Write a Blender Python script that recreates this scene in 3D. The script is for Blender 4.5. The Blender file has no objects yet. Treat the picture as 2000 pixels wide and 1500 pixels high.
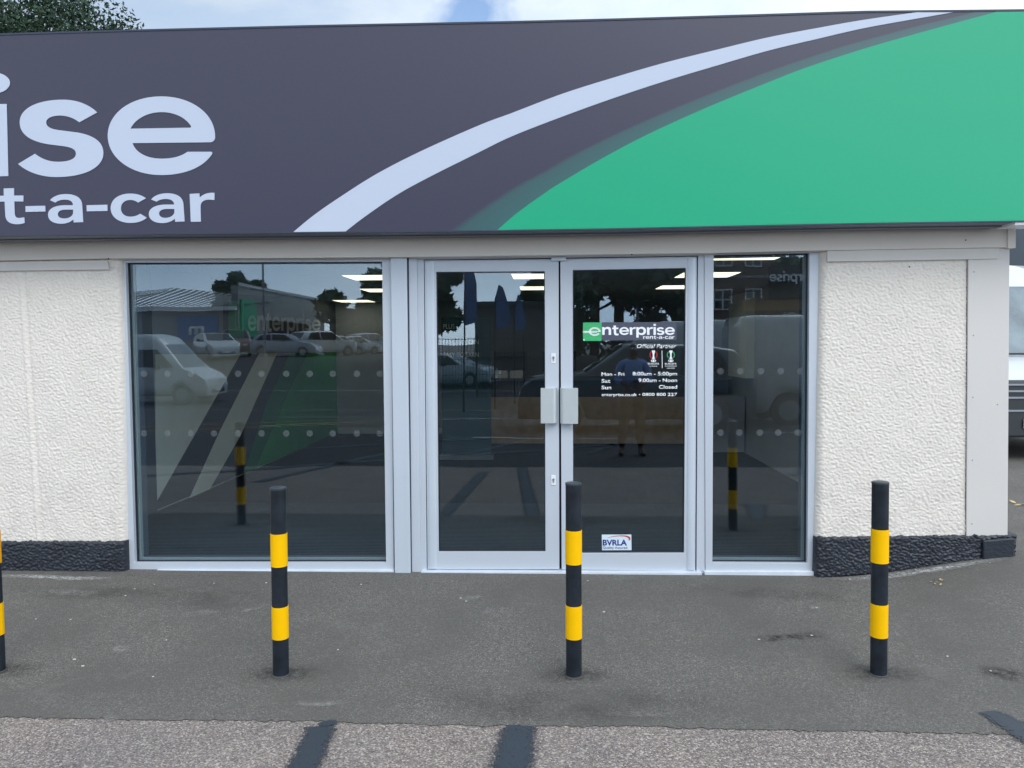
import bpy, bmesh, math, random
from mathutils import Vector, Matrix, noise
from mathutils.geometry import tessellate_polygon
random.seed(7)
S = bpy.context.scene
R = math.radians
COL = S.collection

# ---------------------------------------------------------------- camera
CAMP = Vector((0.0, -5.4, 1.645)); F = 1500.0
YAW, PITCH, ROLL = 2.405, -3.0, 0.25
def cam_basis():
    ya, pi_, ro = R(YAW), R(PITCH), R(ROLL)
    f = Vector((-math.sin(ya)*math.cos(pi_), math.cos(ya)*math.cos(pi_), math.sin(pi_)))
    r = Vector((math.cos(ya), math.sin(ya), 0)); u = r.cross(f)
    return f, r*math.cos(ro) - u*math.sin(ro), u*math.cos(ro) + r*math.sin(ro)
CF, CR, CU = cam_basis()
cam = bpy.data.objects.new('camera', bpy.data.cameras.new('camera')); COL.objects.link(cam)
cam.data.sensor_width = 36; cam.data.lens = F/2000*36; cam.data.clip_end = 3000; cam.data.clip_start = 0.05
m = Matrix((CR, CU, -CF)).transposed().to_4x4(); m.translation = CAMP
cam.matrix_world = m; S.camera = cam
S.render.resolution_x = 1024; S.render.resolution_y = 768

# ---------------------------------------------------------------- view, world, sun
S.view_settings.view_transform = 'Standard'; S.view_settings.look = 'None'
S.view_settings.gamma = 1.0; S.view_settings.exposure = 0.20
SUN_EL, SUN_AZ = 46.0, 152.0      # azimuth from +y clockwise: high, over the camera's side
wd = bpy.data.worlds.new("World"); S.world = wd; wd.use_nodes = True
def build_world():
    nt = wd.node_tree; N = nt.nodes; L = nt.links; N.clear()
    out = N.new('ShaderNodeOutputWorld'); bg = N.new('ShaderNodeBackground'); bg.inputs[1].default_value = 0.1
    sky = N.new('ShaderNodeTexSky'); sky.sky_type = 'NISHITA'; sky.sun_disc = False
    sky.sun_elevation = R(SUN_EL); sky.sun_rotation = R(SUN_AZ)
    tc = N.new('ShaderNodeTexCoord')
    mp = N.new('ShaderNodeMapping'); mp.inputs['Scale'].default_value = (1, 1, 2.6); mp.inputs['Location'].default_value = (0.31, 0.2, 0.6)
    L.new(tc.outputs['Generated'], mp.inputs[0])
    n1 = N.new('ShaderNodeTexNoise'); n1.inputs['Scale'].default_value = 2.4; n1.inputs['Detail'].default_value = 7; n1.inputs['Roughness'].default_value = 0.55
    n1.inputs['Distortion'].default_value = 0.4
    L.new(mp.outputs[0], n1.inputs['Vector'])
    # one gap in the cloud deck behind the building
    gap = (CF*F + CR*(925-1000) - CU*(15-750)).normalized()
    dt = N.new('ShaderNodeVectorMath'); dt.operation = 'DISTANCE'; dt.inputs[1].default_value = gap
    sc = N.new('ShaderNodeVectorMath'); sc.operation = 'MULTIPLY'; sc.inputs[1].default_value = (1, 1, 1)
    L.new(tc.outputs['Generated'], dt.inputs[0])
    g2 = N.new('ShaderNodeTexNoise'); g2.inputs['Scale'].default_value = 16; g2.inputs['Detail'].default_value = 5
    L.new(tc.outputs['Generated'], g2.inputs['Vector'])
    ad = N.new('ShaderNodeMath'); ad.operation = 'MULTIPLY_ADD'; ad.inputs[1].default_value = 0.16; L.new(g2.outputs[0], ad.inputs[0]); L.new(dt.outputs['Value'], ad.inputs[2])
    gr = N.new('ShaderNodeMapRange'); gr.inputs[1].default_value = 0.105; gr.inputs[2].default_value = 0.15; gr.inputs[3].default_value = 0.0; gr.inputs[4].default_value = 1.0
    L.new(ad.outputs[0], gr.inputs[0])
    cm = N.new('ShaderNodeMapRange'); cm.inputs[1].default_value = 0.30; cm.inputs[2].default_value = 0.42; cm.inputs[3].default_value = 0.75
    L.new(n1.outputs[0], cm.inputs[0])
    mu = N.new('ShaderNodeMath'); mu.operation = 'MULTIPLY'; L.new(cm.outputs[0], mu.inputs[0]); L.new(gr.outputs[0], mu.inputs[1])
    # cloud shade: brighter tops, bluer bases
    cr = N.new('ShaderNodeValToRGB'); L.new(n1.outputs[0], cr.inputs[0])
    e = cr.color_ramp.elements; e[0].position = 0.36; e[0].color = (5.6, 6.9, 8.6, 1); e[1].position = 0.64; e[1].color = (8.6, 9.3, 10.0, 1)
    # behind the camera the deck hangs darker near the horizon and opens out above
    sp = N.new('ShaderNodeSeparateXYZ'); L.new(tc.outputs['Generated'], sp.inputs[0])
    el = N.new('ShaderNodeMapRange'); el.inputs[1].default_value = 0.04; el.inputs[2].default_value = 0.2; el.inputs[3].default_value = 2.8; el.inputs[4].default_value = 1.55
    L.new(sp.outputs[2], el.inputs[0])
    fr = N.new('ShaderNodeMapRange'); fr.inputs[1].default_value = -0.5; fr.inputs[2].default_value = 0.5; fr.inputs[3].default_value = 0; fr.inputs[4].default_value = 1
    L.new(sp.outputs[1], fr.inputs[0])
    bl = N.new('ShaderNodeMix'); bl.data_type = 'FLOAT'; L.new(fr.outputs[0], bl.inputs[0]); L.new(el.outputs[0], bl.inputs[2]); bl.inputs[3].default_value = 0.98
    xr = N.new('ShaderNodeMapRange'); xr.inputs[1].default_value = -0.6; xr.inputs[2].default_value = 0.6; xr.inputs[3].default_value = 0.80; xr.inputs[4].default_value = 1.3
    L.new(sp.outputs[0], xr.inputs[0]); bx_ = N.new('ShaderNodeMath'); bx_.operation = 'MULTIPLY'; L.new(bl.outputs[0], bx_.inputs[0]); L.new(xr.outputs[0], bx_.inputs[1])
    vm = N.new('ShaderNodeVectorMath'); vm.operation = 'SCALE'; L.new(cr.outputs[0], vm.inputs[0]); L.new(bx_.outputs[0], vm.inputs['Scale'])
    sb = N.new('ShaderNodeVectorMath'); sb.operation = 'SCALE'; sb.inputs['Scale'].default_value = 1.9; L.new(sky.outputs[0], sb.inputs[0])
    mx = N.new('ShaderNodeMix'); mx.data_type = 'RGBA'; L.new(mu.outputs[0], mx.inputs[0]); L.new(sb.outputs[0], mx.inputs[6]); L.new(vm.outputs[0], mx.inputs[7])
    L.new(mx.outputs[2], bg.inputs[0]); L.new(bg.outputs[0], out.inputs[0])
build_world()
sl = bpy.data.lights.new('sun', 'SUN'); sl.energy = 1.2; sl.angle = R(35); sl.color = (1, 0.96, 0.9)
so = bpy.data.objects.new('sun', sl); COL.objects.link(so)
sd = Vector((math.sin(R(SUN_AZ))*math.cos(R(SUN_EL)), math.cos(R(SUN_AZ))*math.cos(R(SUN_EL)), math.sin(R(SUN_EL))))
so.rotation_euler = sd.to_track_quat('Z', 'Y').to_euler()

# ---------------------------------------------------------------- helpers
def ray(px, py): return CF*F + CR*(px-1000) - CU*(py-750)
def P(px, py, y=0.0):                      # point of the photo on a plane parallel to the facade
    d = ray(px, py); return CAMP + d*((y-CAMP.y)/d.y)
def PX(px, py, x):
    d = ray(px, py); return CAMP + d*((x-CAMP.x)/d.x)
def gz(x, y):                               # ground height: falls away from the door, dips, then climbs across the lot
    rise = .17*sstep(1.93, 3.4, x)*sstep(-1.9, -.03, y)
    if y > 0: rise *= 1 - sstep(.05, .3, y)*(1-sstep(3.15, 3.25, x))
    return rise - .072*sstep(-.15, -1.5, y) - .35*sstep(-9, -20, y) + 1.32*sstep(-24, -42, y)
def G(px, py):
    d = ray(px, py); z = 0
    for _ in range(12): p = CAMP + d*((z-CAMP.z)/d.z); z = gz(p.x, p.y)
    return p
def sstep(a, b, x):
    t = max(0, min(1, (x-a)/(b-a))); return t*t*(3-2*t)
def tag(o, label=None, cat=None, group=None, kind=None):
    if label: o['label'] = label
    if cat: o['category'] = cat
    if group: o['group'] = group
    if kind: o['kind'] = kind
    return o
def empty(name, loc, label=None, cat=None, group=None, parent=None):
    o = bpy.data.objects.new(name, None); COL.objects.link(o); o.location = loc
    if parent: o.parent = parent
    return tag(o, label, cat, group)
def obj(name, bm, mat, parent=None, smooth=False, bevel=0, local=False, normals=True):
    if normals and len(bm.faces): bmesh.ops.recalc_face_normals(bm, faces=bm.faces)
    me = bpy.data.meshes.new(name)
    if parent and not local:                # geometry given in world space under a moved parent
        off = Vector((0, 0, 0)); p = parent
        while p: off += p.location; p = p.parent
        bmesh.ops.translate(bm, verts=bm.verts, vec=-off)
    bm.to_mesh(me); bm.free()
    if isinstance(mat, (list, tuple)):
        for k in mat: me.materials.append(k)
    else: me.materials.append(mat)
    if smooth:
        for p in me.polygons: p.use_smooth = True
    o = bpy.data.objects.new(name, me); COL.objects.link(o)
    if parent: o.parent = parent
    if bevel:
        b = o.modifiers.new('bevel', 'BEVEL'); b.width = bevel; b.segments = 2; b.limit_method = 'ANGLE'; b.angle_limit = R(40)
    return o
def box(bm, a, b, mi=0):
    x0, y0, z0 = a; x1, y1, z1 = b
    v = [bm.verts.new(c) for c in ((x0,y0,z0),(x1,y0,z0),(x1,y1,z0),(x0,y1,z0),(x0,y0,z1),(x1,y0,z1),(x1,y1,z1),(x0,y1,z1))]
    for f in ((0,3,2,1),(4,5,6,7),(0,1,5,4),(1,2,6,5),(2,3,7,6),(3,0,4,7)):
        bm.faces.new([v[i] for i in f]).material_index = mi
def prism(bm, pts, vec, mi=0):              # polygon (3D pts) extruded along vec
    a = [bm.verts.new(p) for p in pts]; b = [bm.verts.new(Vector(p)+Vector(vec)) for p in pts]
    bm.faces.new(a).material_index = mi; bm.faces.new(b[::-1]).material_index = mi
    n = len(a)
    for i in range(n): bm.faces.new((a[i], b[i], b[(i+1) % n], a[(i+1) % n])).material_index = mi
def ring(bm, outer, inner, y0, dep):        # px quads on plane y0 -> frame of depth dep
    o = [P(x, y, y0) for x, y in outer]; i = [P(x, y, y0) for x, y in inner]; V = Vector((0, dep, 0))
    A = [bm.verts.new(p) for p in o]; B = [bm.verts.new(p) for p in i]
    C = [bm.verts.new(p+V) for p in o]; D = [bm.verts.new(p+V) for p in i]
    for k in range(4):
        j = (k+1) % 4
        bm.faces.new((A[k], A[j], B[j], B[k])); bm.faces.new((C[k], D[k], D[j], C[j]))
        bm.faces.new((A[k], C[k], C[j], A[j])); bm.faces.new((B[k], B[j], D[j], D[k]))
def bar(bm, quad, y0, dep): prism(bm, [P(x, y, y0) for x, y in quad], (0, dep, 0))
def rot_frame(d):
    d = d.normalized(); a = Vector((0,0,1)) if abs(d.z) < .9 else Vector((1,0,0))
    u = d.cross(a).normalized(); return u, d.cross(u)
def tube(bm, pts, rad, seg=12, cap=True, mi=0):
    rings = []
    for i, p in enumerate(pts):
        p = Vector(p); q0 = Vector(pts[max(i-1, 0)]); q1 = Vector(pts[min(i+1, len(pts)-1)])
        u, v = rot_frame(q1-q0); r = rad[i] if isinstance(rad, (list, tuple)) else rad
        rings.append([bm.verts.new(p + (u*math.cos(t)+v*math.sin(t))*r) for t in [2*math.pi*k/seg for k in range(seg)]])
    for a, b in zip(rings, rings[1:]):
        for k in range(seg): bm.faces.new((a[k], a[(k+1) % seg], b[(k+1) % seg], b[k])).material_index = mi
    if cap:
        bm.faces.new([bm.verts.new(v.co) for v in rings[0][::-1]]).material_index = mi; bm.faces.new([bm.verts.new(v.co) for v in rings[-1]]).material_index = mi
def svg(path, nseg=12):
    t = path.replace(',', ' ').replace('M', ' M ').replace('L', ' L ').replace('C', ' C ').replace('Z', ' Z ').split()
    loops = []; cur = []; i = 0; cmd = None
    while i < len(t):
        if t[i] in 'MLCZ':
            cmd = t[i]; i += 1
            if cmd == 'Z': loops.append(cur); cur = []
            continue
        if cmd in 'ML': cur.append((float(t[i]), float(t[i+1]))); i += 2
        else:
            p0 = cur[-1]; c = [float(q) for q in t[i:i+6]]; i += 6
            for k in range(1, nseg+1):
                s = k/nseg; a = (1-s)**3; b = 3*s*(1-s)**2; g = 3*s*s*(1-s); d = s**3
                cur.append((a*p0[0]+b*c[0]+g*c[2]+d*c[4], a*p0[1]+b*c[1]+g*c[3]+d*c[5]))
    return loops
def clean(lp):
    o = []
    for p in lp:
        if not o or (abs(p[0]-o[-1][0])+abs(p[1]-o[-1][1])) > 1e-6: o.append(p)
    if (abs(o[0][0]-o[-1][0])+abs(o[0][1]-o[-1][1])) < 1e-6: o.pop()
    return o
def shape(bm, loops, to3, vec, mi=0):       # first loop outline, others holes
    loops = [clean(l) for l in loops]
    flat = [p for l in loops for p in l]
    tris = tessellate_polygon([[Vector((p[0], p[1], 0)) for p in l] for l in loops])
    V = Vector(vec); a = [bm.verts.new(to3(*p)) for p in flat]; b = [bm.verts.new(v.co+V) for v in a]
    for t in tris:
        try:
            bm.faces.new([a[i] for i in t]).material_index = mi; bm.faces.new([b[i] for i in reversed(t)]).material_index = mi
        except ValueError: pass
    k = 0
    for l in loops:
        n = len(l)
        for i in range(n):
            j = (i+1) % n
            try: bm.faces.new((a[k+i], b[k+i], b[k+j], a[k+j])).material_index = mi
            except ValueError: pass
        k += n

# ---------------------------------------------------------------- materials
def mat(name, col, rough=0.6, metal=0.0, bump=None, var=None, spec=0.5, coat=0.0, emit=None):
    m = bpy.data.materials.new(name); m.use_nodes = True; nt = m.node_tree; N = nt.nodes; L = nt.links
    b = N['Principled BSDF']; b.inputs['Base Color'].default_value = (*col, 1); b.inputs['Roughness'].default_value = rough
    b.inputs['Metallic'].default_value = metal; b.inputs['Specular IOR Level'].default_value = spec; b.inputs['Coat Weight'].default_value = coat
    b.inputs['Coat Roughness'].default_value = 0.05
    tc = N.new('ShaderNodeTexCoord')
    if emit: b.inputs['Emission Color'].default_value = (*emit[0], 1); b.inputs['Emission Strength'].default_value = emit[1]
    v = var if var else (3.0, 0.06)
    n = N.new('ShaderNodeTexNoise'); n.inputs['Scale'].default_value = v[0]; n.inputs['Detail'].default_value = 6; L.new(tc.outputs['Object'], n.inputs['Vector'])
    r = N.new('ShaderNodeMapRange'); r.inputs[1].default_value = .25; r.inputs[2].default_value = .75; r.inputs[3].default_value = 1-v[1]; r.inputs[4].default_value = 1+v[1]
    L.new(n.outputs[0], r.inputs[0])
    s = N.new('ShaderNodeVectorMath'); s.operation = 'SCALE'; s.inputs[0].default_value = col; L.new(r.outputs[0], s.inputs['Scale']); L.new(s.outputs[0], b.inputs['Base Color'])
    if bump:
        n2 = N.new('ShaderNodeTexNoise'); n2.inputs['Scale'].default_value = bump[0]; n2.inputs['Detail'].default_value = 5; L.new(tc.outputs['Object'], n2.inputs['Vector'])
        bp = N.new('ShaderNodeBump'); bp.inputs['Strength'].default_value = bump[1]; bp.inputs['Distance'].default_value = bump[2] if len(bump) > 2 else 0.01
        L.new(n2.outputs[0], bp.inputs['Height']); L.new(bp.outputs[0], b.inputs['Normal'])
    return m
M = {}
M['alu'] = mat('aluminium_frame', (.55, .60, .665), .38, .12, var=(1.5, .05), spec=.5)
M['alu_lt'] = mat('aluminium_cover', (.56, .62, .69), .35, .12, var=(1.2, .04))
M['bead'] = mat('inner_bead', (.36, .38, .37), .4)
M['sill'] = mat('sill_metal', (.66, .71, .78), .35, .1, var=(6, .12))
M['handle'] = mat('handle_metal', (.53, .575, .59), .3, .2)
M['gasket'] = mat('gasket_rubber', (.015, .02, .035), .6)
M['cream'] = mat('painted_board', (.72, .665, .60), .55, var=(1.3, .05), bump=(40, .12, .003))
M['batten'] = mat('painted_batten', (.66, .63, .59), .55, var=(2.3, .04), bump=(60, .1, .002))
M['panel'] = mat('painted_corner_panel', (.63, .605, .575), .5, var=(1.1, .03))
M['dash'] = mat('pebbledash_paint', (.75, .70, .635), .75, bump=(55, .55, .006), var=(5, .035))
def dirty(m, zc, zw, amt, col):
    nt = m.node_tree; N = nt.nodes; L = nt.links; b = N['Principled BSDF']; src = b.inputs['Base Color'].links[0].from_socket
    tc = N.new('ShaderNodeTexCoord'); sp = N.new('ShaderNodeSeparateXYZ'); L.new(tc.outputs['Object'], sp.inputs[0])
    n = N.new('ShaderNodeTexNoise'); n.inputs['Scale'].default_value = 6; n.inputs['Detail'].default_value = 8; n.inputs['Roughness'].default_value = .7; L.new(tc.outputs['Object'], n.inputs['Vector'])
    r = N.new('ShaderNodeMapRange'); r.inputs[1].default_value = .48; r.inputs[2].default_value = .68; r.inputs[4].default_value = amt; L.new(n.outputs[0], r.inputs[0])
    h = N.new('ShaderNodeMapRange'); h.inputs[1].default_value = zc+zw; h.inputs[2].default_value = zc; h.inputs[3].default_value = .25; L.new(sp.outputs[2], h.inputs[0])
    mu = N.new('ShaderNodeMath'); mu.operation = 'MULTIPLY'; L.new(r.outputs[0], mu.inputs[0]); L.new(h.outputs[0], mu.inputs[1])
    x = N.new('ShaderNodeMix'); x.data_type = 'RGBA'; L.new(mu.outputs[0], x.inputs[0]); L.new(src, x.inputs[6]); x.inputs[7].default_value = (*col, 1); L.new(x.outputs[2], b.inputs['Base Color'])
dirty(M['dash'], .25, .7, .45, (.45, .42, .38))
M['dash_dark'] = mat('plinth_paint', (.022, .027, .037), .42, bump=(60, .5, .006), var=(4, .25))
M['soffit'] = mat('soffit_trim', (.16, .18, .22), .45, .2)
M['trimdark'] = mat('dark_trim', (.03, .04, .07), .5)
M['white'] = mat('white_plastic', (.8, .83, .86), .35)
M['yellow'] = mat('yellow_sleeve', (.95, .52, .0), .6, var=(9, .05), spec=.12)
M['black'] = mat('black_sleeve', (.014, .019, .027), .45, var=(14, .45), spec=.3, bump=(300, .15, .001))
M['cap'] = mat('post_cap', (.035, .045, .055), .3)
M['text_white'] = mat('vinyl_white', (.9, .93, .95), .5, spec=.2)
M['text_blue'] = mat('vinyl_navy', (.01, .02, .25), .5)
M['red'] = mat('vinyl_red', (.55, .03, .05), .5)
M['grn'] = mat('vinyl_green', (.05, .45, .16), .5)
M['carpet'] = mat('carpet', (.012, .017, .025), .95, var=(2, .15), spec=.05)
M['roomwall'] = mat('room_wall', (.38, .41, .47), .8)
M['roomdark'] = mat('room_dark', (.06, .075, .11), .7)
M['ceiling'] = mat('ceiling_tile', (.65, .67, .69), .9)
M['wood'] = mat('oak_laminate', (.58, .43, .32), .5, var=(7, .2))
M['roof'] = mat('roof_felt', (.06, .06, .065), .9)
M['brownwood'] = mat('brown_wood', (.16, .07, .045), .6)
M['rubber'] = mat('tyre_rubber', (.015, .015, .016), .8)
M['rim'] = mat('wheel_rim', (.4, .42, .44), .3, .8)
M['glassdark'] = mat('vehicle_glass', (.02, .025, .03), .06, spec=.8)
M['glassgrey'] = mat('windscreen_glass', (.16, .20, .22), .08, spec=.8, var=(2.5, .5))
M['lamp'] = mat('headlamp_lens', (.7, .75, .8), .1)
M['plastic'] = mat('black_trim', (.025, .03, .036), .5)
M['taillamp'] = mat('tail_lamp', (.4, .02, .02), .2)
M['trunk'] = mat('bark', (.06, .045, .03), .9, bump=(20, .6, .02))
M['steel'] = mat('galvanised_steel', (.3, .32, .34), .4, .5)

def glass_mat():
    m = bpy.data.materials.new('pane_glass'); m.use_nodes = True; nt = m.node_tree; N = nt.nodes; L = nt.links; N.clear()
    out = N.new('ShaderNodeOutputMaterial'); t = N.new('ShaderNodeBsdfTransparent'); t.inputs[0].default_value = (.86, .93, .96, 1)
    g = N.new('ShaderNodeBsdfGlossy'); g.inputs['Roughness'].default_value = 0.0; g.inputs[0].default_value = (.80, .92, 1.0, 1)
    tc = N.new('ShaderNodeTexCoord'); n = N.new('ShaderNodeTexNoise'); n.inputs['Scale'].default_value = 1.7; n.inputs['Detail'].default_value = 1
    L.new(tc.outputs['Object'], n.inputs['Vector']); b = N.new('ShaderNodeBump'); b.inputs['Strength'].default_value = 0.10; b.inputs['Distance'].default_value = 0.006
    L.new(n.outputs[0], b.inputs['Height']); L.new(b.outputs[0], g.inputs['Normal'])
    mx = N.new('ShaderNodeMixShader'); mx.inputs[0].default_value = GLASS_R
    L.new(t.outputs[0], mx.inputs[1]); L.new(g.outputs[0], mx.inputs[2]); L.new(mx.outputs[0], out.inputs[0]); return m
GLASS_R = 0.092
M['glass'] = glass_mat()
def film(name, col, alpha):
    m = bpy.data.materials.new(name); m.use_nodes = True; nt = m.node_tree; b = nt.nodes['Principled BSDF']
    b.inputs['Base Color'].default_value = (*col, 1); b.inputs['Roughness'].default_value = .6; b.inputs['Alpha'].default_value = alpha; return m
M['frost'] = film('frosted_film', (.30, .33, .35), .11)
M['greyfilm'] = film('grey_film', (.10, .11, .16), .75)

def grain_mat(name, base, kind):
    m = bpy.data.materials.new(name); m.use_nodes = True; nt = m.node_tree; N = nt.nodes; L = nt.links
    b = N['Principled BSDF']; b.inputs['Specular IOR Level'].default_value = .25
    tc = N.new('ShaderNodeTexCoord'); O = tc.outputs['Object']
    def noi(sc, det=4, rough=.6):
        n = N.new('ShaderNodeTexNoise'); n.inputs['Scale'].default_value = sc; n.inputs['Detail'].default_value = det; n.inputs['Roughness'].default_value = rough
        L.new(O, n.inputs['Vector']); return n.outputs[0]
    def ramp(src, stops):
        r = N.new('ShaderNodeValToRGB'); L.new(src, r.inputs[0]); e = r.color_ramp.elements
        while len(e) < len(stops): e.new(0.5)
        for k, (p, c) in enumerate(stops): e[k].position = p; e[k].color = (*c, 1) if len(c) == 3 else c
        return r.outputs[0]
    def mixc(f, a, c, mode='MIX'):
        x = N.new('ShaderNodeMix'); x.data_type = 'RGBA'; x.blend_type = mode
        if hasattr(f, 'links') or not isinstance(f, float): L.new(f, x.inputs[0])
        else: x.inputs[0].default_value = f
        for s, i in ((a, 6), (c, 7)):
            if isinstance(s, tuple): x.inputs[i].default_value = (*s, 1)
            else: L.new(s, x.inputs[i])
        return x.outputs[2]
    v = N.new('ShaderNodeTexVoronoi'); L.new(O, v.inputs['Vector']); v.inputs['Scale'].default_value = 150 if kind == 'tarmac' else 190
    sep = N.new('ShaderNodeSeparateColor'); L.new(v.outputs['Color'], sep.inputs[0])
    if kind == 'tarmac':
        c = ramp(sep.outputs[0], [(0, (.06, .05, .05)), (.2, (.15, .125, .12)), (.5, (.265, .222, .20)), (.76, (.35, .298, .262)), (.92, (.58, .51, .44)), (1, (.72, .67, .61))])
        c = mixc(.35, c, ramp(noi(2.2, 6), [(.35, (.18, .16, .155)), (.65, (.28, .245, .22))]))
        c = mixc(ramp(noi(.7, 3), [(.4, (0, 0, 0)), (.7, (.35, .35, .35))]), c, (.17, .165, .17))
        hs = .9
    else:
        a, d, l = base
        c = ramp(sep.outputs[0], [(0, tuple(k*.4 for k in a)), (.5, a), (.80, tuple(k*1.35 for k in a)), (.96, tuple(k*2.2 for k in a)), (1, tuple(k*3.6 for k in a))])
        c = mixc(.4, c, ramp(noi(45, 6, .75), [(.3, tuple(k*.6 for k in a)), (.7, tuple(k*1.4 for k in a))]))
        big = ramp(noi(1.1, 7, .62), [(.36, (0, 0, 0)), (.62, (.75, .75, .75))]); c = mixc(big, c, d)
        # faint pale scuffs
        sc = ramp(noi(2.7, 9, .7), [(.60, (0, 0, 0)), (.72, (.5, .5, .5))]); c = mixc(sc, c, l)
        hs = .6
    L.new(c, b.inputs['Base Color'])
    rr = N.new('ShaderNodeMapRange'); L.new(noi(3), rr.inputs[0]); rr.inputs[3].default_value = .7; rr.inputs[4].default_value = .95; L.new(rr.outputs[0], b.inputs['Roughness'])
    bp = N.new('ShaderNodeBump'); bp.inputs['Strength'].default_value = hs; bp.inputs['Distance'].default_value = .004
    sub = N.new('ShaderNodeMath'); sub.operation = 'SUBTRACT'; L.new(noi(120, 3), sub.inputs[0]); L.new(v.outputs['Distance'], sub.inputs[1])
    L.new(sub.outputs[0], bp.inputs['Height']); L.new(bp.outputs[0], b.inputs['Normal'])
    return m
M['tarmac'] = grain_mat('worn_tarmac', None, 'tarmac')
M['lot'] = grain_mat('car_park_asphalt', ((.062, .064, .070), (.05, .052, .058), (.11, .11, .11)), 'asphalt')
M['asphalt'] = grain_mat('fresh_asphalt', ((.148, .139, .127), (.113, .107, .099), (.20, .19, .175)), 'asphalt')

def ragged(name, col, rough, edge=0.28, scale=70, spec=.4, patchy=0):     # paint laid on the ground with ragged edges (UV across = u)
    m = bpy.data.materials.new(name); m.use_nodes = True; nt = m.node_tree; N = nt.nodes; L = nt.links
    b = N['Principled BSDF']; b.inputs['Base Color'].default_value = (*col, 1); b.inputs['Roughness'].default_value = rough; b.inputs['Specular IOR Level'].default_value = spec
    uv = N.new('ShaderNodeUVMap'); sp = N.new('ShaderNodeSeparateXYZ'); L.new(uv.outputs[0], sp.inputs[0])
    def edge_of(o):
        a = N.new('ShaderNodeMath'); a.operation = 'SUBTRACT'; a.inputs[1].default_value = .5; L.new(o, a.inputs[0])
        c = N.new('ShaderNodeMath'); c.operation = 'ABSOLUTE'; L.new(a.outputs[0], c.inputs[0])
        d = N.new('ShaderNodeMapRange'); d.inputs[1].default_value = .5; d.inputs[2].default_value = .5-edge; L.new(c.outputs[0], d.inputs[0]); return d.outputs[0]
    tc = N.new('ShaderNodeTexCoord'); n = N.new('ShaderNodeTexNoise'); n.inputs['Scale'].default_value = scale; n.inputs['Detail'].default_value = 4; n.inputs['Roughness'].default_value = .7
    L.new(tc.outputs['Object'], n.inputs['Vector'])
    r = N.new('ShaderNodeMapRange'); r.inputs[1].default_value = .35; r.inputs[2].default_value = .65; L.new(n.outputs[0], r.inputs[0])
    g = N.new('ShaderNodeMath'); g.operation = 'GREATER_THAN'; L.new(edge_of(sp.outputs[0]), g.inputs[0]); L.new(r.outputs[0], g.inputs[1])
    if patchy:
        n3 = N.new('ShaderNodeTexNoise'); n3.inputs['Scale'].default_value = 5; n3.inputs['Detail'].default_value = 5; L.new(tc.outputs['Object'], n3.inputs['Vector'])
        r3 = N.new('ShaderNodeMapRange'); r3.inputs[1].default_value = .62; r3.inputs[2].default_value = .42; r3.inputs[3].default_value = 0; r3.inputs[4].default_value = patchy; L.new(n3.outputs[0], r3.inputs[0])
        a3 = N.new('ShaderNodeMath'); L.new(r.outputs[0], a3.inputs[0]); L.new(r3.outputs[0], a3.inputs[1]); L.new(a3.outputs[0], g.inputs[1])
    L.new(g.outputs[0], b.inputs['Alpha'])
    n2 = N.new('ShaderNodeTexNoise'); n2.inputs['Scale'].default_value = 35; L.new(tc.outputs['Object'], n2.inputs['Vector'])
    bp = N.new('ShaderNodeBump'); bp.inputs['Strength'].default_value = .25; bp.inputs['Distance'].default_value = .003; L.new(n2.outputs[0], bp.inputs['Height']); L.new(bp.outputs[0], b.inputs['Normal'])
    return m
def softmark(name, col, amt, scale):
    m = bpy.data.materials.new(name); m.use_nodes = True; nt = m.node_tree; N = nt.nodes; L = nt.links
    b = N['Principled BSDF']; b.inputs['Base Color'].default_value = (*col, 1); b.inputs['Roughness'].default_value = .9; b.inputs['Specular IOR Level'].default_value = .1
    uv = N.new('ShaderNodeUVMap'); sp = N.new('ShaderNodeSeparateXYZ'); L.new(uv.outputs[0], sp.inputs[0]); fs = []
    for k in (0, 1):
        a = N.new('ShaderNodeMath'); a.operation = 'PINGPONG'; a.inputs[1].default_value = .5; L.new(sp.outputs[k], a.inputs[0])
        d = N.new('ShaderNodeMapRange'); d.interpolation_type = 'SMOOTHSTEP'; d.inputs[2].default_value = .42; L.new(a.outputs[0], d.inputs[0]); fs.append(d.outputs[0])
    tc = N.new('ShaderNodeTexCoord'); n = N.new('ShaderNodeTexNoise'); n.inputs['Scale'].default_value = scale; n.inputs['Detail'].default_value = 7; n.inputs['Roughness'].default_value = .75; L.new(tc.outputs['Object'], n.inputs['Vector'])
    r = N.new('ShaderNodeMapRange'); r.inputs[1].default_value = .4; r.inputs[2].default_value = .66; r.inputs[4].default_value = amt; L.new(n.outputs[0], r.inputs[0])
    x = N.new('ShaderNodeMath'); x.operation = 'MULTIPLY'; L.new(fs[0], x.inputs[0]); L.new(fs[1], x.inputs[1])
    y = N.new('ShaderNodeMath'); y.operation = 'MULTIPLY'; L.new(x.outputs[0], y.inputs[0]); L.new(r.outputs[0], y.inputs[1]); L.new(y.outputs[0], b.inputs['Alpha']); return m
M['tar'] = ragged('bitumen_paint', (.036, .048, .064), .5, .34, 90)
M['markwhite'] = ragged('road_paint_white', (.5, .5, .5), .6, .15)
M['splash'] = softmark('paint_splash', (.60, .60, .58), 1.0, 32)
M['splash2'] = ragged('putty_crumbs', (.24, .20, .14), .8, .5, 45, patchy=1.1)
M['stain'] = softmark('damp_stain', (.03, .03, .03), .8, 25)

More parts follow.
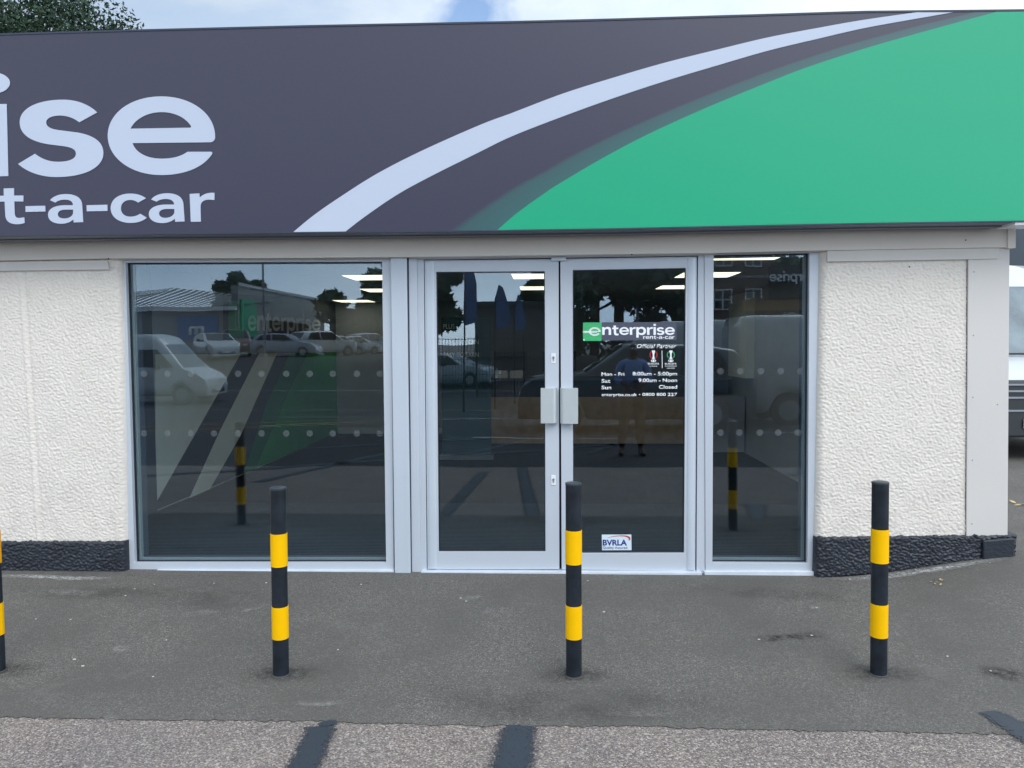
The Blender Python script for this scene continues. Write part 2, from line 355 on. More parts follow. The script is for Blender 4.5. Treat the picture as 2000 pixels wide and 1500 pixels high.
# sign colours
M['sgrey'] = mat('sign_slate', (.022, .019, .050), .42, var=(.5, .03), spec=.75)
M['sgreen'] = mat('sign_green', (.001, .375, .19), .42, var=(.5, .02), spec=.5)
M['swhite'] = mat('sign_white', (.52, .575, .69), .45, spec=.5, var=(.5, .02))
def teal():
    m = mat('sign_teal', (.04, .12, .12), .4, spec=.75); nt = m.node_tree; N = nt.nodes; L = nt.links; b = N['Principled BSDF']
    uv = N.new('ShaderNodeUVMap'); sp = N.new('ShaderNodeSeparateXYZ'); L.new(uv.outputs[0], sp.inputs[0])
    r = N.new('ShaderNodeValToRGB'); L.new(sp.outputs[1], r.inputs[0]); e = r.color_ramp.elements
    e[0].position = 0.0; e[0].color = (.022, .019, .050, 1); e[1].position = .22; e[1].color = (.018, .078, .085, 1); x = e.new(1.0); x.color = (.018, .098, .10, 1)
    L.new(r.outputs[0], b.inputs['Base Color']); return m
M['steal'] = teal()

# ---------------------------------------------------------------- ground
def sheet(name, xs, ys, z0, mt, edge=None):
    bm = bmesh.new(); g = []
    for j, y in enumerate(ys):
        row = []
        for x in xs:
            yy = y + (edge(x) if edge and j == 0 else 0)
            row.append(bm.verts.new((x, yy, gz(x, yy)+z0)))
        g.append(row)
    for a, b in zip(g, g[1:]):
        for k in range(len(xs)-1): bm.faces.new((a[k], a[k+1], b[k+1], b[k]))
    o = obj(name, bm, mt); tag(o, kind='structure'); return o
def rng(a, b, s):
    n = int(round((b-a)/s)); return [a+(b-a)*k/n for k in range(n+1)]
xs = [-700, -300, -120, -60, -30] + rng(-20, -4, 2)[:-1] + rng(-4, 5, .1) + [7, 10, 14, 20, 30, 60, 120, 300, 700]
ys = [-900, -300, -120] + rng(-60, -4, 1.0)[:-1] + rng(-4, .4, .1) + [.6, 1, 2, 4, 8, 16, 30, 60, 120, 300, 900]
sheet('ground', xs, ys, 0, M['tarmac'])
JY = G(1000, 1418).y
xs2 = [-30, -12] + rng(-6, -3.2, .1)[:-1] + rng(-3.2, 3.4, .012) + rng(3.4, 5, .1)[1:] + [7, 10, 20, 40]
edge = lambda x: .018*noise.noise((x*9, 3, 0)) + .02*noise.noise((x*38, 0, 2)) + .02*noise.noise((x*1.3, 5, 0))
sheet('asphalt_forecourt', xs2, [JY, JY+.06] + rng(JY+.1, .4, .1) + [.6, 1, 2, 4, 8, 16, 30], .004, M['asphalt'], edge)

sheet('car_park', [-60, -30] + rng(-20, 20, 2) + [30, 60], [-55] + rng(-50, -6, 1) + [-5.1], .003, M['lot'])
def catmull(pts, n=8):
    P2 = [pts[0]]+pts+[pts[-1]]; out = []
    for i in range(1, len(P2)-2):
        p0, p1, p2, p3 = [Vector(q) for q in P2[i-1:i+3]]
        for k in range(n):
            t = k/n; out.append(tuple(.5*((2*p1)+(p2-p0)*t+(2*p0-5*p1+4*p2-p3)*t*t+(3*p1-p0-3*p2+p3)*t**3)))
    out.append(tuple(pts[-1])); return out
def strip(name, pts, w, mt, z=.008, n=40, kind='structure', parent=None):   # ribbon on the ground with UV u across
    bm = bmesh.new(); uvl = bm.loops.layers.uv.new('UVMap'); 
    k_ = 8 if len(pts) > 2 else 1
    if len(pts) > 2:
        w = [w[i]+(w[i+1]-w[i])*q/8 for i in range(len(w)-1) for q in range(8)]+[w[-1]]; pts = catmull(pts, 8); n = max(2, n//8)
    P2 = [Vector(p) for p in pts]
    segs = []
    for a, b, wa, wb in zip(P2, P2[1:], w, w[1:]):
        for k in range(n): segs.append((a.lerp(b, k/n), wa+(wb-wa)*k/n))
    segs.append((P2[-1], w[-1])); rows = []
    for i, (p, ww) in enumerate(segs):
        d = (segs[min(i+1, len(segs)-1)][0]-segs[max(i-1, 0)][0]).normalized(); nn = Vector((-d.y, d.x))
        rows.append([bm.verts.new((q.x, q.y, gz(q.x, q.y)+z)) for q in (p-nn*ww/2, p+nn*ww/2)])
    for i in range(len(rows)-1):
        a, b = rows[i], rows[i+1]; f = bm.faces.new((a[0], a[1], b[1], b[0]))
        for l, u, v in zip(f.loops, (0, 1, 1, 0), (i, i, i+1, i+1)): l[uvl].uv = (u, v/len(rows))
    o = obj(name, bm, mt, parent, normals=False)
    if kind: tag(o, kind=kind)
    return o
def g2(px, py): p = G(px, py); return (p.x, p.y)
# bitumen bands painted over old bay lines
a = g2(628, 1422); b_ = g2(594, 1500); strip('tar_band', [a, b_, (b_[0]+3*(b_[0]-a[0]), b_[1]+3*(b_[1]-a[1])), (b_[0]+7*(b_[0]-a[0]), b_[1]+7*(b_[1]-a[1]))], [.185, .185, .2, .2], M['tar'])
strip('tar_band', [g2(622, 1419), g2(640, 1416), g2(658, 1412)], [.04, .08, .06], M['tar'], z=.0092, n=10)
a = g2(1016, 1420); b_ = g2(1000, 1500); strip('tar_band', [a, b_, (b_[0]+3*(b_[0]-a[0]), b_[1]+3*(b_[1]-a[1])), (b_[0]+8*(b_[0]-a[0]), b_[1]+8*(b_[1]-a[1]))], [.195, .235, .2, .2], M['tar'])
strip('tar_band', [g2(1930, 1392), g2(2000, 1432), g2(2100, 1490), g2(2250, 1580)], [.13, .22, .26, .3], M['tar'])
for (x0, y0, x1, y1) in ((-5.2, -4.2, 1.2, -7.4), (-4.2, -6.8, 2.2, -9.6), (-3.6, -3.8, -1.6, -8.4), (-1.8, -5.2, .4, -9.4), (.7, -6.4, 2.4, -10), (3.2, -4.4, 5.6, -8)):
    strip('tar_band', [(x0, y0), (x1, y1)], [.2, .2], M['tar'], z=.009)
for (x0, y0, x1, y1) in ((-7, -13.5, 9, -12.2), (-16, -18, 12, -17), (-6, -10.4, -1, -13.2), (1, -10.5, 3.5, -13.2), (4, -9, 9, -9.8), (-22, -27, 18, -26), (-1.3, -8.3, 1.6, -8.1)):
    strip('road_marking', [(x0, y0), (x1, y1)], [.11, .11], M['markwhite'], z=.012)
strip('road_marking', [(-11, -8), (-2.5, -11.5)], [.1, .1], mat('road_paint_yellow', (.55, .34, .08), .7), z=.012)
strip('road_marking', [(-11, -9), (-3.5, -12.6)], [.1, .1], bpy.data.materials['road_paint_yellow'], z=.013)

# ---------------------------------------------------------------- the office building
FRY = 0.04           # front of the window frames
office = empty('rental_office', (0, 0, 0), 'long single-storey office with white pebbledash walls, black plinth and grey aluminium shopfront', 'building')

def dashed(name, quad, mt, y0=0.0, amp=.0062, step=.0055, round_r=0.0, round_l=0.0, rag_top=0.0, rag_bot=0.0, thick=.25, seed=0, top_in=0, groove=None, sc=1.0):
    q = [P(x, y, y0) for x, y in quad]      # TL TR BR BL
    w = (q[1]-q[0]).length; h = (q[3]-q[0]).length; nx = int(w/step); nz = int(h/step); bm = bmesh.new(); g = []
    for j in range(nz+1):
        v = j/nz; row = []
        for i in range(nx+1):
            u = i/nx; p = (q[0].lerp(q[1], u)).lerp(q[3].lerp(q[2], u), v)
            if rag_top and v < .25: p.z += (1-v*4)*rag_top*(noise.noise((p.x*22, seed, 1)) + .6*noise.noise((p.x*60, seed, 4)))
            if rag_bot and v > .75: p.z += (v*4-3)*rag_bot*(noise.noise((p.x*20, seed, 9)) + .6*noise.noise((p.x*55, seed, 7)))
            X = Vector((p.x*sc, seed, p.z*sc))
            wv = Vector((noise.noise(X*9), 0, noise.noise(X*9+Vector((5, 5, 5)))))*.012
            A = X+wv; n1 = noise.noise(Vector((A.x*92+A.z*46, seed, A.z*116-A.x*26))); n2 = noise.noise(Vector((A.x*50+A.z*26, seed+3, A.z*68-A.x*14))); n3 = noise.noise(X*4)
            d = amp*(.62*max(-.35, n1) + .75*n2 + .5*abs(n3))
            er = (1-u)*w; el = u*w; et = v*h
            if round_r and er < round_r: d -= (1-math.sqrt(max(0, 1-(1-er/round_r)**2)))*.055
            if round_l and el < round_l: d -= (1-math.sqrt(max(0, 1-(1-el/round_l)**2)))*.055
            if top_in and et < top_in: d -= (1-math.sqrt(max(0, 1-(1-et/top_in)**2)))*.012
            if groove:
                gx = P(groove[0]+(groove[1]-groove[0])*v, 800, y0).x; d += .006*math.exp(-((p.x-gx)/.012)**2)-.006*math.exp(-((p.x-gx-.03)/.015)**2)
            row.append(bm.verts.new((p.x, y0-d, p.z)))
        g.append(row)
    for a, b in zip(g, g[1:]):
        for k in range(nx): bm.faces.new((a[k], b[k], b[k+1], a[k+1]))
    # returns at the border back into the wall
    per = g[0][::-1] + [r[0] for r in g[1:]] + g[-1][1:] + [r[-1] for r in g[-2:0:-1]]
    bk = [bm.verts.new((v.co.x, y0+thick, v.co.z)) for v in per]
    for k in range(len(per)):
        n = (k+1) % len(per); bm.faces.new((per[k], per[n], bk[n], bk[k]))
    return obj(name, bm, mt, office, smooth=True, normals=True)
o = dashed('pebbledash_wall', [(-420, 520), (236, 500), (246, 1085), (-400, 1085)], M['dash'], round_r=.05, seed=2, groove=(48, 66)); tag(o, 'white pebbledash wall left of the big window')
o = dashed('pebbledash_wall', [(1603, 484), (1889, 484), (1886, 1078), (1592, 1085)], M['dash'], round_l=.05, seed=11); tag(o, 'white pebbledash wall right of the narrow window')
o = dashed('plinth', [(-420, 1058), (243, 1058), (245, 1128), (-400, 1128)], M['dash_dark'], y0=-.022, amp=.012, step=.006, rag_top=.011, rag_bot=.008, seed=21, top_in=.02, round_r=.03, thick=.1)
o = dashed('plinth', [(1594, 1050), (1986, 1045), (1981, 1098), (1592, 1129)], M['dash_dark'], y0=-.022, amp=.012, step=.006, rag_top=.011, rag_bot=.006, seed=27, top_in=.02, round_l=.03, thick=.1)
bm = bmesh.new(); bar(bm, [(1921, 1056), (1983, 1051), (1981, 1090), (1921, 1100)], -.046, .02); obj('plinth_block', bm, M['dash_dark'], office, bevel=.008)
# boards under the sign
bm = bmesh.new(); bar(bm, [(-420, 440), (1983, 415), (1983, 483), (1616, 489), (1400, 494), (900, 501), (560, 504), (212, 505), (-420, 517)], -.035, .12); obj('header_board', bm, M['cream'], office, bevel=.003)
bm = bmesh.new(); bar(bm, [(1969, 420), (1984.5, 419), (1984, 484.5), (1968.5, 485)], -.045, .05); obj('board_end_cap', bm, M['cream'], office, bevel=.002)
bm = bmesh.new(); bar(bm, [(-420, 519), (5, 511.5), (209, 508.5), (213, 526.5), (4, 529), (-420, 540)], -.022, .05); obj('batten', bm, M['batten'], office, bevel=.002)
bm = bmesh.new(); bar(bm, [(1616, 489.5), (1952, 484), (1949, 505.5), (1616, 511)], -.022, .05); obj('batten', bm, M['batten'], office, bevel=.002)
bm = bmesh.new(); bar(bm, [(1891.5, 484), (1972, 482), (1968, 1046), (1888, 1047)], -.012, .25); obj('corner_panel', bm, M['panel'], office, bevel=.002)
bm = bmesh.new(); bar(bm, [(1891.5, 506), (1900, 506), (1896.5, 1047), (1888, 1047)], -.016, .02); obj('panel_bead', bm, M['panel'], office, bevel=.0015)
bm = bmesh.new(); bar(bm, [(1888.6, 506), (1891.6, 506), (1888.2, 1047), (1885.2, 1047)], -.003, .02); obj('panel_gap', bm, M['gasket'], office)
for px, py in ((1902, 531), (1901, 655), (1900, 776), (1899, 899), (1898, 1023), (1948, 790)):
    bm = bmesh.new(); c = P(px, py, -.012); tube(bm, [c, c+Vector((0, -.0025, 0))], .0045, 10); obj('screw_head', bm, M['steel'], office)
for px, py, yy in ((1886, 469, -.036), (1234, 497, -.036), (1776, 521, -.012), (212, 505, -.036)):
    bm = bmesh.new(); c = P(px, py, yy); tube(bm, [c, c+Vector((0, -.002, 0))], .005, 8); obj('nail_hole', bm, M['gasket'], office)
# shell: side wall, back, roof, floor, ceiling
RX = P(1968, 800, 0).x
LX, BY, CZ = -3.8, 8.5, 2.41
SH = 0.0
bm = bmesh.new(); box(bm, (RX-.2, .25, -.1), (RX, BY+.3, 2.42)); obj('side_wall', bm, M['panel'], office)
bm = bmesh.new(); box(bm, (-14, BY, -.1), (RX-.2, BY+.3, 2.42)); obj('back_wall', bm, M['roomwall'], office)
bm = bmesh.new(); box(bm, (LX-.12, .3, .01), (LX, BY, 2.42)); obj('partition_wall', bm, M['roomwall'], office)
bm = bmesh.new(); box(bm, (-14, .26, -.02), (RX-.21, BY-.005, .012)); obj('carpet_floor', bm, M['carpet'], office)
bm = bmesh.new(); box(bm, (-14, .10, CZ), (RX-.21, BY-.005, CZ+.06)); obj('ceiling', bm, M['ceiling'], office)
bm = bmesh.new(); box(bm, (-14, -.02, 2.5), (RX+.02, BY+.3, 2.62)); obj('roof', bm, M['roof'], office)
bm = bmesh.new(); box(bm, (-3.78, BY-.03, .013), (RX-.22, BY-.005, .12)); obj('skirting_board', bm, M['white'], office)
bm = bmesh.new(); box(bm, (LX-.05, .27, .013), (RX-.22, .285, .014)); bm.free()

# --- window builder
def window(label, outer, inner, dots, px_post=None):
    t = empty('window', P(sum(p[0] for p in outer)/4, outer[2][1], FRY), parent=office); tag(t, label)
    bm = bmesh.new(); ring(bm, outer, inner, FRY, .035); obj('frame', bm, M['alu'], t, bevel=.002)
    gi = [(inner[0][0]+.01, inner[0][1]+.01), (inner[1][0]-.01, inner[1][1]+.01), (inner[2][0]-.01, inner[2][1]-.01), (inner[3][0]+.01, inner[3][1]-.01)]
    # world rectangle seen through the opening
    a = [P(x, y, FRY) for x, y in inner]
    def ringw(y0, y1, ins0, ins1, name, mt):
        bm = bmesh.new(); cx = sum(p.x for p in a)/4; cz = sum(p.z for p in a)/4
        def q(ins, y): return [Vector((p.x+(ins if p.x < cx else -ins), y, p.z+(ins if p.z < cz else -ins))) for p in a]
        A = [bm.verts.new(p) for p in q(ins0, y0)]; B = [bm.verts.new(p) for p in q(ins1, y0)]; C = [bm.verts.new(p) for p in q(ins0, y1)]; D = [bm.verts.new(p) for p in q(ins1, y1)]
        for k in range(4):
            j = (k+1) % 4
            bm.faces.new((A[k], A[j], B[j], B[k])); bm.faces.new((C[k], D[k], D[j], C[j])); bm.faces.new((A[k], C[k], C[j], A[j])); bm.faces.new((B[k], B[j], D[j], D[k]))
        return obj(name, bm, mt, t)
    ringw(FRY+.036, FRY+.0495, -.004, .007, 'gasket', M['gasket'])
    ringw(FRY+.073, FRY+.10, -.004, .015, 'glazing_bead', M['bead'])
    ringw(FRY+.101, FRY+.20, -.01, .002, 'inner_reveal', M['roomdark'])
    gy = FRY+.05
    bm = bmesh.new(); ai = [Vector((p.x, gy, p.z)) for p in a]; prism(bm, ai, (0, .022, 0)); obj('pane', bm, M['glass'], t)
    for (px, py) in dots:
        bm = bmesh.new(); c = P(px, py, gy-.002); r = .0235
        prism(bm, [c+Vector((math.cos(k*math.pi/12)*r, 0, math.sin(k*math.pi/12)*r)) for k in range(24)], (0, .001, 0)); obj('frosted_dot', bm, M['frost'], t)
    return t
LD = [281, 327, 373, 418, 465, 511, 559, 605, 650, 697, 742]
w1 = window('wide window left of the double door', [(223, 507), (764, 503), (769, 1114), (247, 1114)], [(245, 513), (746, 511), (754, 1099), (263, 1099)],
       [(x, 730) for x in LD] + [(x, 846.5) for x in LD])
w2 = window('narrow window right of the double door', [(1376, 496), (1606, 489), (1592, 1116), (1378, 1116)], [(1394, 498), (1581, 494), (1577, 1100), (1391.5, 1099)],
       [(x, 725) for x in (1407, 1446, 1486, 1525, 1563)] + [(x, 845) for x in (1407, 1444, 1484, 1520, 1558)])
for w, q in ((w1, [(247, 1114), (769, 1114), (770, 1122), (248, 1122)]), (w2, [(1376, 1116.5), (1592, 1116.5), (1591, 1126), (1377, 1126)])):
    bm = bmesh.new(); bar(bm, q, FRY-.025, .07); obj('sill', bm, M['sill'], w, bevel=.003)
# post between window and door, door frame
bm = bmesh.new(); bar(bm, [(763, 502), (794, 501), (802, 1123), (771, 1123)], .005, .14); obj('mullion_post', bm, M['alu_lt'], office, bevel=.004)
bm = bmesh.new(); bar(bm, [(794.5, 501), (798, 501), (804.5, 1123), (802.5, 1123)], .025, .1); obj('post_gap', bm, M['trimdark'], office)
bm = bmesh.new(); bar(bm, [(798, 501), (814, 501), (822, 1121), (804.5, 1122)], FRY-.01, .11); obj('frame_jamb', bm, M['alu'], office, bevel=.002)
bm = bmesh.new(); bar(bm, [(814, 507), (827.5, 507), (833.5, 1117), (822, 1117)], FRY+.008, .1); obj('frame_jamb', bm, M['alu'], office, bevel=.002)
bm = bmesh.new(); bar(bm, [(1363.5, 499), (1375.5, 498), (1377, 1122), (1360.5, 1122)], FRY+.008, .1); obj('frame_jamb', bm, M['alu'], office, bevel=.002)
bm = bmesh.new(); bar(bm, [(814, 500), (1376, 492), (1376, 499), (814, 507)], FRY-.004, .14); obj('frame_head', bm, M['alu'], office, bevel=.002)
bm = bmesh.new(); bar(bm, [(1077, 502.5), (1106, 502), (1106, 509), (1077, 509.5)], FRY-.012, .05); obj('closer_cover', bm, M['alu_lt'], office, bevel=.003)
bm = bmesh.new(); bar(bm, [(822, 1116), (1370, 1118), (1372, 1125.5), (822, 1123)], FRY-.03, .16); obj('threshold', bm, M['sill'], office, bevel=.003)
bm = bmesh.new(); bar(bm, [(815, 504), (1376, 496), (1376, 1119), (822, 1117)], FRY+.085, .004)
bm.free()
# thin dark backing strips stand in for the shade in the gaps round the leaves
for q in ([(826, 505), (833, 505), (838, 1118), (831, 1117)], [(1084, 505), (1102, 505), (1104, 1118), (1086, 1117)], [(1356, 500), (1366, 500), (1363, 1119), (1353, 1118)], [(830, 506), (1362, 499), (1362, 505), (830, 512)], [(834, 1110), (1360, 1112), (1360, 1118), (834, 1116.5)]):
    bm = bmesh.new(); bar(bm, q, FRY+.062, .012); obj('gap_shade', bm, M['gasket'], office)

def door(label, outer, inner, roll, hq, side):
    t = empty('door', P((outer[0][0]+outer[1][0])/2, 1112, FRY), parent=office); tag(t, label)
    y0 = FRY+.012
    bm = bmesh.new(); ring(bm, outer, inner, y0, .045); obj('leaf_frame', bm, M['alu'], t, bevel=.002)
    # rounded hinge stile
    a, b, c, d = [P(x, y, y0) for x, y in roll]; bm = bmesh.new(); n = 8; rows = []
    for (l, r) in ((a, b), (d, c)):
        rows.append([bm.verts.new(l.lerp(r, .5-.5*math.cos(math.pi*k/n)) + Vector((0, .001-math.sin(math.pi*k/n)*.012, 0))) for k in range(n+1)])
    for k in range(n): bm.faces.new((rows[0][k], rows[0][k+1], rows[1][k+1], rows[1][k]))
    bm.faces.new(rows[0][::-1]); bm.faces.new(rows[1]); obj('hinge_stile', bm, M['alu_lt'], t, smooth=False)
    bm = bmesh.new(); e = [(inner[0][0]+1.6, inner[0][1]+1.6), (inner[1][0]-1.6, inner[1][1]+1.6), (inner[2][0]-1.6, inner[2][1]-1.6), (inner[3][0]+1.6, inner[3][1]-1.6)]
    ring(bm, inner, e, y0+.006, .02); obj('gasket', bm, M['gasket'], t)
    bm = bmesh.new(); prism(bm, [P(x, y, y0+.016) for x, y in inner], (0, .02, 0)); obj('pane', bm, M['glass'], t)
    # D section pull handle
    bm = bmesh.new(); (x0, ya), (x1, yb) = hq; L = P(x0, ya, y0-.055); Rr = P(x1, yb, y0-.055); zt, zb = L.z, Rr.z
    n = 10; prof = []
    wdt = Rr.x-L.x; k0 = -1 if side == 'L' else 1     # curved edge towards the meeting stiles
    pts = [(0, 0), (wdt*.72, 0)] + [(wdt*(.72+.28*math.sin(k*math.pi/2/n)), .055*(1-math.cos(k*math.pi/2/n))) for k in range(1, n+1)] + [(wdt, .048), (wdt*.8, .054), (wdt*.70, .012), (0, .004)]
    pts = [(0, 0), (wdt*.74, 0)] + [(wdt*(.74+.26*math.sin(k*math.pi/2/n)), .05*(1-math.cos(k*math.pi/2/n))) for k in range(1, n+1)] + [(wdt*.97, .0548), (wdt*.3, .0548), (wdt*.3, .006), (0, .006)]
    if side == 'L': pp = [Vector((L.x+u, y0-.055+v, zb)) for u, v in pts]
    else: pp = [Vector((Rr.x-u, y0-.055+v, zb)) for u, v in pts]
    prism(bm, pp, (0, 0, zt-zb)); obj('handle', bm, M['handle'], t, bevel=.0015)
    return t, y0
dl, DY = door('left leaf of the double door', [(829, 508.5), (1091, 506), (1092.5, 1112), (835, 1112)], [(852, 531), (1064, 530), (1065.5, 1077), (857, 1077)],
      [(831, 511), (848, 511), (853, 1110), (837, 1110)], ((1056, 758), (1088.5, 827)), 'L')
dr, DY = door('right leaf of the double door with white lettering', [(1094.5, 505.5), (1361, 501), (1358, 1115), (1097, 1112.5)], [(1118.5, 527.5), (1339.5, 523.5), (1336, 1079.5), (1119.5, 1080)],
      [(1343, 504), (1359, 504), (1356, 1112), (1341, 1112)], ((1094, 758), (1129, 828)), 'R')
for px, py in ((1081, 700), (1081, 938)):
    bm = bmesh.new(); c = P(px, py, DY-.002); w_, h_ = .0165, .036; box(bm, (c.x-w_, c.y-.003, c.z-h_), (c.x+w_, c.y+.001, c.z+h_)); e_ = obj('lock_plate', bm, M['white'], dl, bevel=.002)
    bm = bmesh.new(); tube(bm, [(c.x, c.y-.0031, c.z+.006), (c.x, c.y-.009, c.z+.006)], .0085, 14); box(bm, (c.x-.0035, c.y-.008, c.z-.016), (c.x+.0035, c.y-.0031, c.z+.003)); k_ = obj('lock_cylinder', bm, M['steel'], dl)

# ---------------------------------------------------------------- lettering
GL = {}
def glyph(ch, path, w, ox, base, xh, hole_from=1):
    lp = svg(path); GL[ch] = ([[((x-ox)/xh, (base-y)/xh) for x, y in l] for l in lp], w/xh)
S_PATH = "M592,686 L484,746 C450,720 410,705 365,705 C315,705 281,722 281,748 C281,775 315,788 360,794 L470,808 C575,825 630,868 630,935 C630,1025 510,1080 345,1080 C250,1080 165,1050 110,1000 L213,938 C250,968 300,987 352,987 C425,987 463,968 463,938 C463,908 430,897 375,890 L310,882 C185,865 120,820 120,745 C120,660 230,608 385,608 C470,608 545,638 592,686 Z"
E_PATH = "M985,588 C1165,588 1312,690 1312,835 C1312,855 1300,868 1280,868 L808,873 C825,930 895,968 985,968 C1050,968 1105,955 1143,926 L1285,926 C1297,926 1296,936 1290,945 C1235,1025 1120,1068 985,1068 C795,1068 657,960 657,828 C657,692 795,588 985,588 Z M796,785 L1160,779 C1166,779 1168,772 1162,764 C1125,712 1060,684 985,684 C900,684 825,725 796,785 Z"
T_PATH = "M22,1150 L85,1148 L85,1193 L142,1193 L142,1229 L86,1229 L89,1300 C90,1325 100,1330 120,1330 L147,1326 L150,1360 C135,1366 120,1368 105,1368 C60,1368 33,1350 32,1310 L28,1230 L-10,1230 L-10,1195 L23,1194 Z"
A_PATH = "M293,1310 C293,1270 340,1252 400,1252 L445,1252 C445,1228 425,1218 393,1218 C370,1218 350,1226 338,1236 L305,1222 C325,1197 360,1184 402,1184 C465,1184 500,1210 501,1255 L507,1355 L449,1357 L448,1338 C430,1355 405,1365 375,1365 C325,1365 293,1345 293,1310 Z M352,1308 C352,1325 370,1333 393,1333 C425,1333 445,1315 446,1297 L446,1279 L400,1279 C370,1279 352,1290 352,1308 Z"
C_PATH = "M890,1210 L842,1236 C830,1226 812,1220 795,1220 C758,1220 737,1242 737,1272 C737,1302 760,1322 797,1322 C820,1322 840,1314 855,1304 L895,1328 C872,1350 835,1360 797,1360 C725,1360 675,1324 675,1270 C675,1216 725,1181 795,1181 C835,1181 868,1192 890,1210 Z"
R_PATH = "M1157,1183 L1216,1180 L1218,1206 C1235,1188 1260,1177 1290,1176 L1308,1176 L1308,1220 L1275,1218 C1240,1218 1223,1235 1223,1262 L1225,1352 L1164,1353 Z"
A2_PATH = "M908,1305 C908,1268 955,1248 1012,1248 L1062,1248 C1062,1225 1042,1214 1010,1214 C988,1214 966,1221 955,1231 L922,1217 C942,1192 978,1179 1020,1179 C1082,1179 1118,1205 1119,1250 L1126,1351 L1068,1353 L1067,1334 C1048,1350 1022,1361 992,1361 C940,1361 908,1340 908,1305 Z M970,1303 C970,1321 988,1329 1010,1329 C1042,1329 1063,1311 1064,1293 L1064,1275 L1018,1275 C988,1275 970,1286 970,1303 Z"
glyph('s', S_PATH, 530, 105, 1070, 470); glyph('e', E_PATH, 665, 652, 1060, 470)
glyph('t', T_PATH, 165, -10, 1355, 172); glyph('a', A_PATH, 222, 290, 1357, 172); glyph('c', C_PATH, 225, 672, 1353, 172); glyph('r', R_PATH, 150, 1155, 1353, 176)
GL['i'] = ([[(.05, 0), (.40, 0), (.40, 1), (.05, 1)], [(.225+.2*math.cos(k*math.pi/12), 1.28+.14*math.sin(k*math.pi/12)) for k in range(24)]], .45)
GL['-'] = ([[(.04, .38), (.70, .38), (.70, .58), (.04, .58)]], .74)
GL['n'] = (svg("M0.05,0 L0.05,1 L0.38,1 L0.40,0.86 C0.50,0.97 0.66,1.03 0.85,1.03 C1.18,1.03 1.33,0.86 1.33,0.55 L1.33,0 L0.98,0 L0.98,0.5 C0.98,0.68 0.9,0.76 0.73,0.76 C0.52,0.76 0.40,0.64 0.40,0.46 L0.40,0 Z"), 1.42)
GL['p'] = (svg("M0.05,-0.35 L0.05,1 L0.38,1 L0.39,0.88 C0.50,0.98 0.65,1.03 0.83,1.03 C1.22,1.03 1.46,0.80 1.46,0.50 C1.46,0.20 1.22,-0.03 0.83,-0.03 C0.65,-0.03 0.50,0.02 0.40,0.12 L0.40,-0.35 Z M0.40,0.50 C0.40,0.32 0.53,0.22 0.75,0.22 C0.97,0.22 1.10,0.32 1.10,0.50 C1.10,0.68 0.97,0.78 0.75,0.78 C0.53,0.78 0.40,0.68 0.40,0.50 Z"), 1.5)
def word(bm, txt, to3, vec, mi=0, gap=.06):
    # to3 maps (u in 0..1, v in x-heights) ; word normalised to width 1 afterwards
    W = sum(GL[c][1]+gap for c in txt)-gap; x = 0
    for c in txt:
        lp, w = GL[c]
        if c == 'i':
            for l in lp: shape(bm, [[(x+a, b) for a, b in l]], lambda a, b: to3(a/W, b), vec, mi)
        else: shape(bm, [[(x+a, b) for a, b in l] for l in lp], lambda a, b: to3(a/W, b), vec, mi)
        x += w+gap
def px_word(name, txt, x0, x1, yb, xh, plane, mt, parent, th=.001, gap=.06):
    bm = bmesh.new(); word(bm, txt, lambda u, v: P(x0+(x1-x0)*u, yb-v*xh, plane), (0, th, 0), gap=gap); return obj(name, bm, mt, parent)
def font_mesh(txt, off=0.0, shear=0.0, space=1.0):
    cu = bpy.data.curves.new('tmp', 'FONT'); cu.body = txt; cu.offset = off; cu.shear = shear; cu.space_character = space; cu.resolution_u = 3
    ob = bpy.data.objects.new('tmp', cu); COL.objects.link(ob); bpy.context.view_layer.update()
    me = bpy.data.meshes.new_from_object(ob.evaluated_get(bpy.context.evaluated_depsgraph_get()))
    bpy.data.objects.remove(ob); bpy.data.curves.remove(cu); return me
def to_mesh_text(name, txt, to3, mt, parent, off=0.0, shear=0.0, cap=.73, normal_flip=False, vec=(0, .001, 0)):
    me = font_mesh(txt, off, shear); xs_ = [v.co.x for v in me.vertices]; x0, x1 = min(xs_), max(xs_)
    for v in me.vertices: v.co = to3((v.co.x-x0)/(x1-x0), v.co.y/cap)
    bm = bmesh.new(); bm.from_mesh(me); bpy.data.meshes.remove(me)
    r = bmesh.ops.extrude_face_region(bm, geom=bm.faces[:]); bmesh.ops.translate(bm, verts=[g for g in r['geom'] if isinstance(g, bmesh.types.BMVert)], vec=vec)
    return obj(name, bm, mt, parent)
def px_text(name, txt, x0, x1, yb, cap_px, plane, mt, parent, off=0.0, shear=0.0):
    return to_mesh_text(name, txt, lambda u, v: P(x0+(x1-x0)*u, yb-v*cap_px, plane), mt, parent, off, shear)

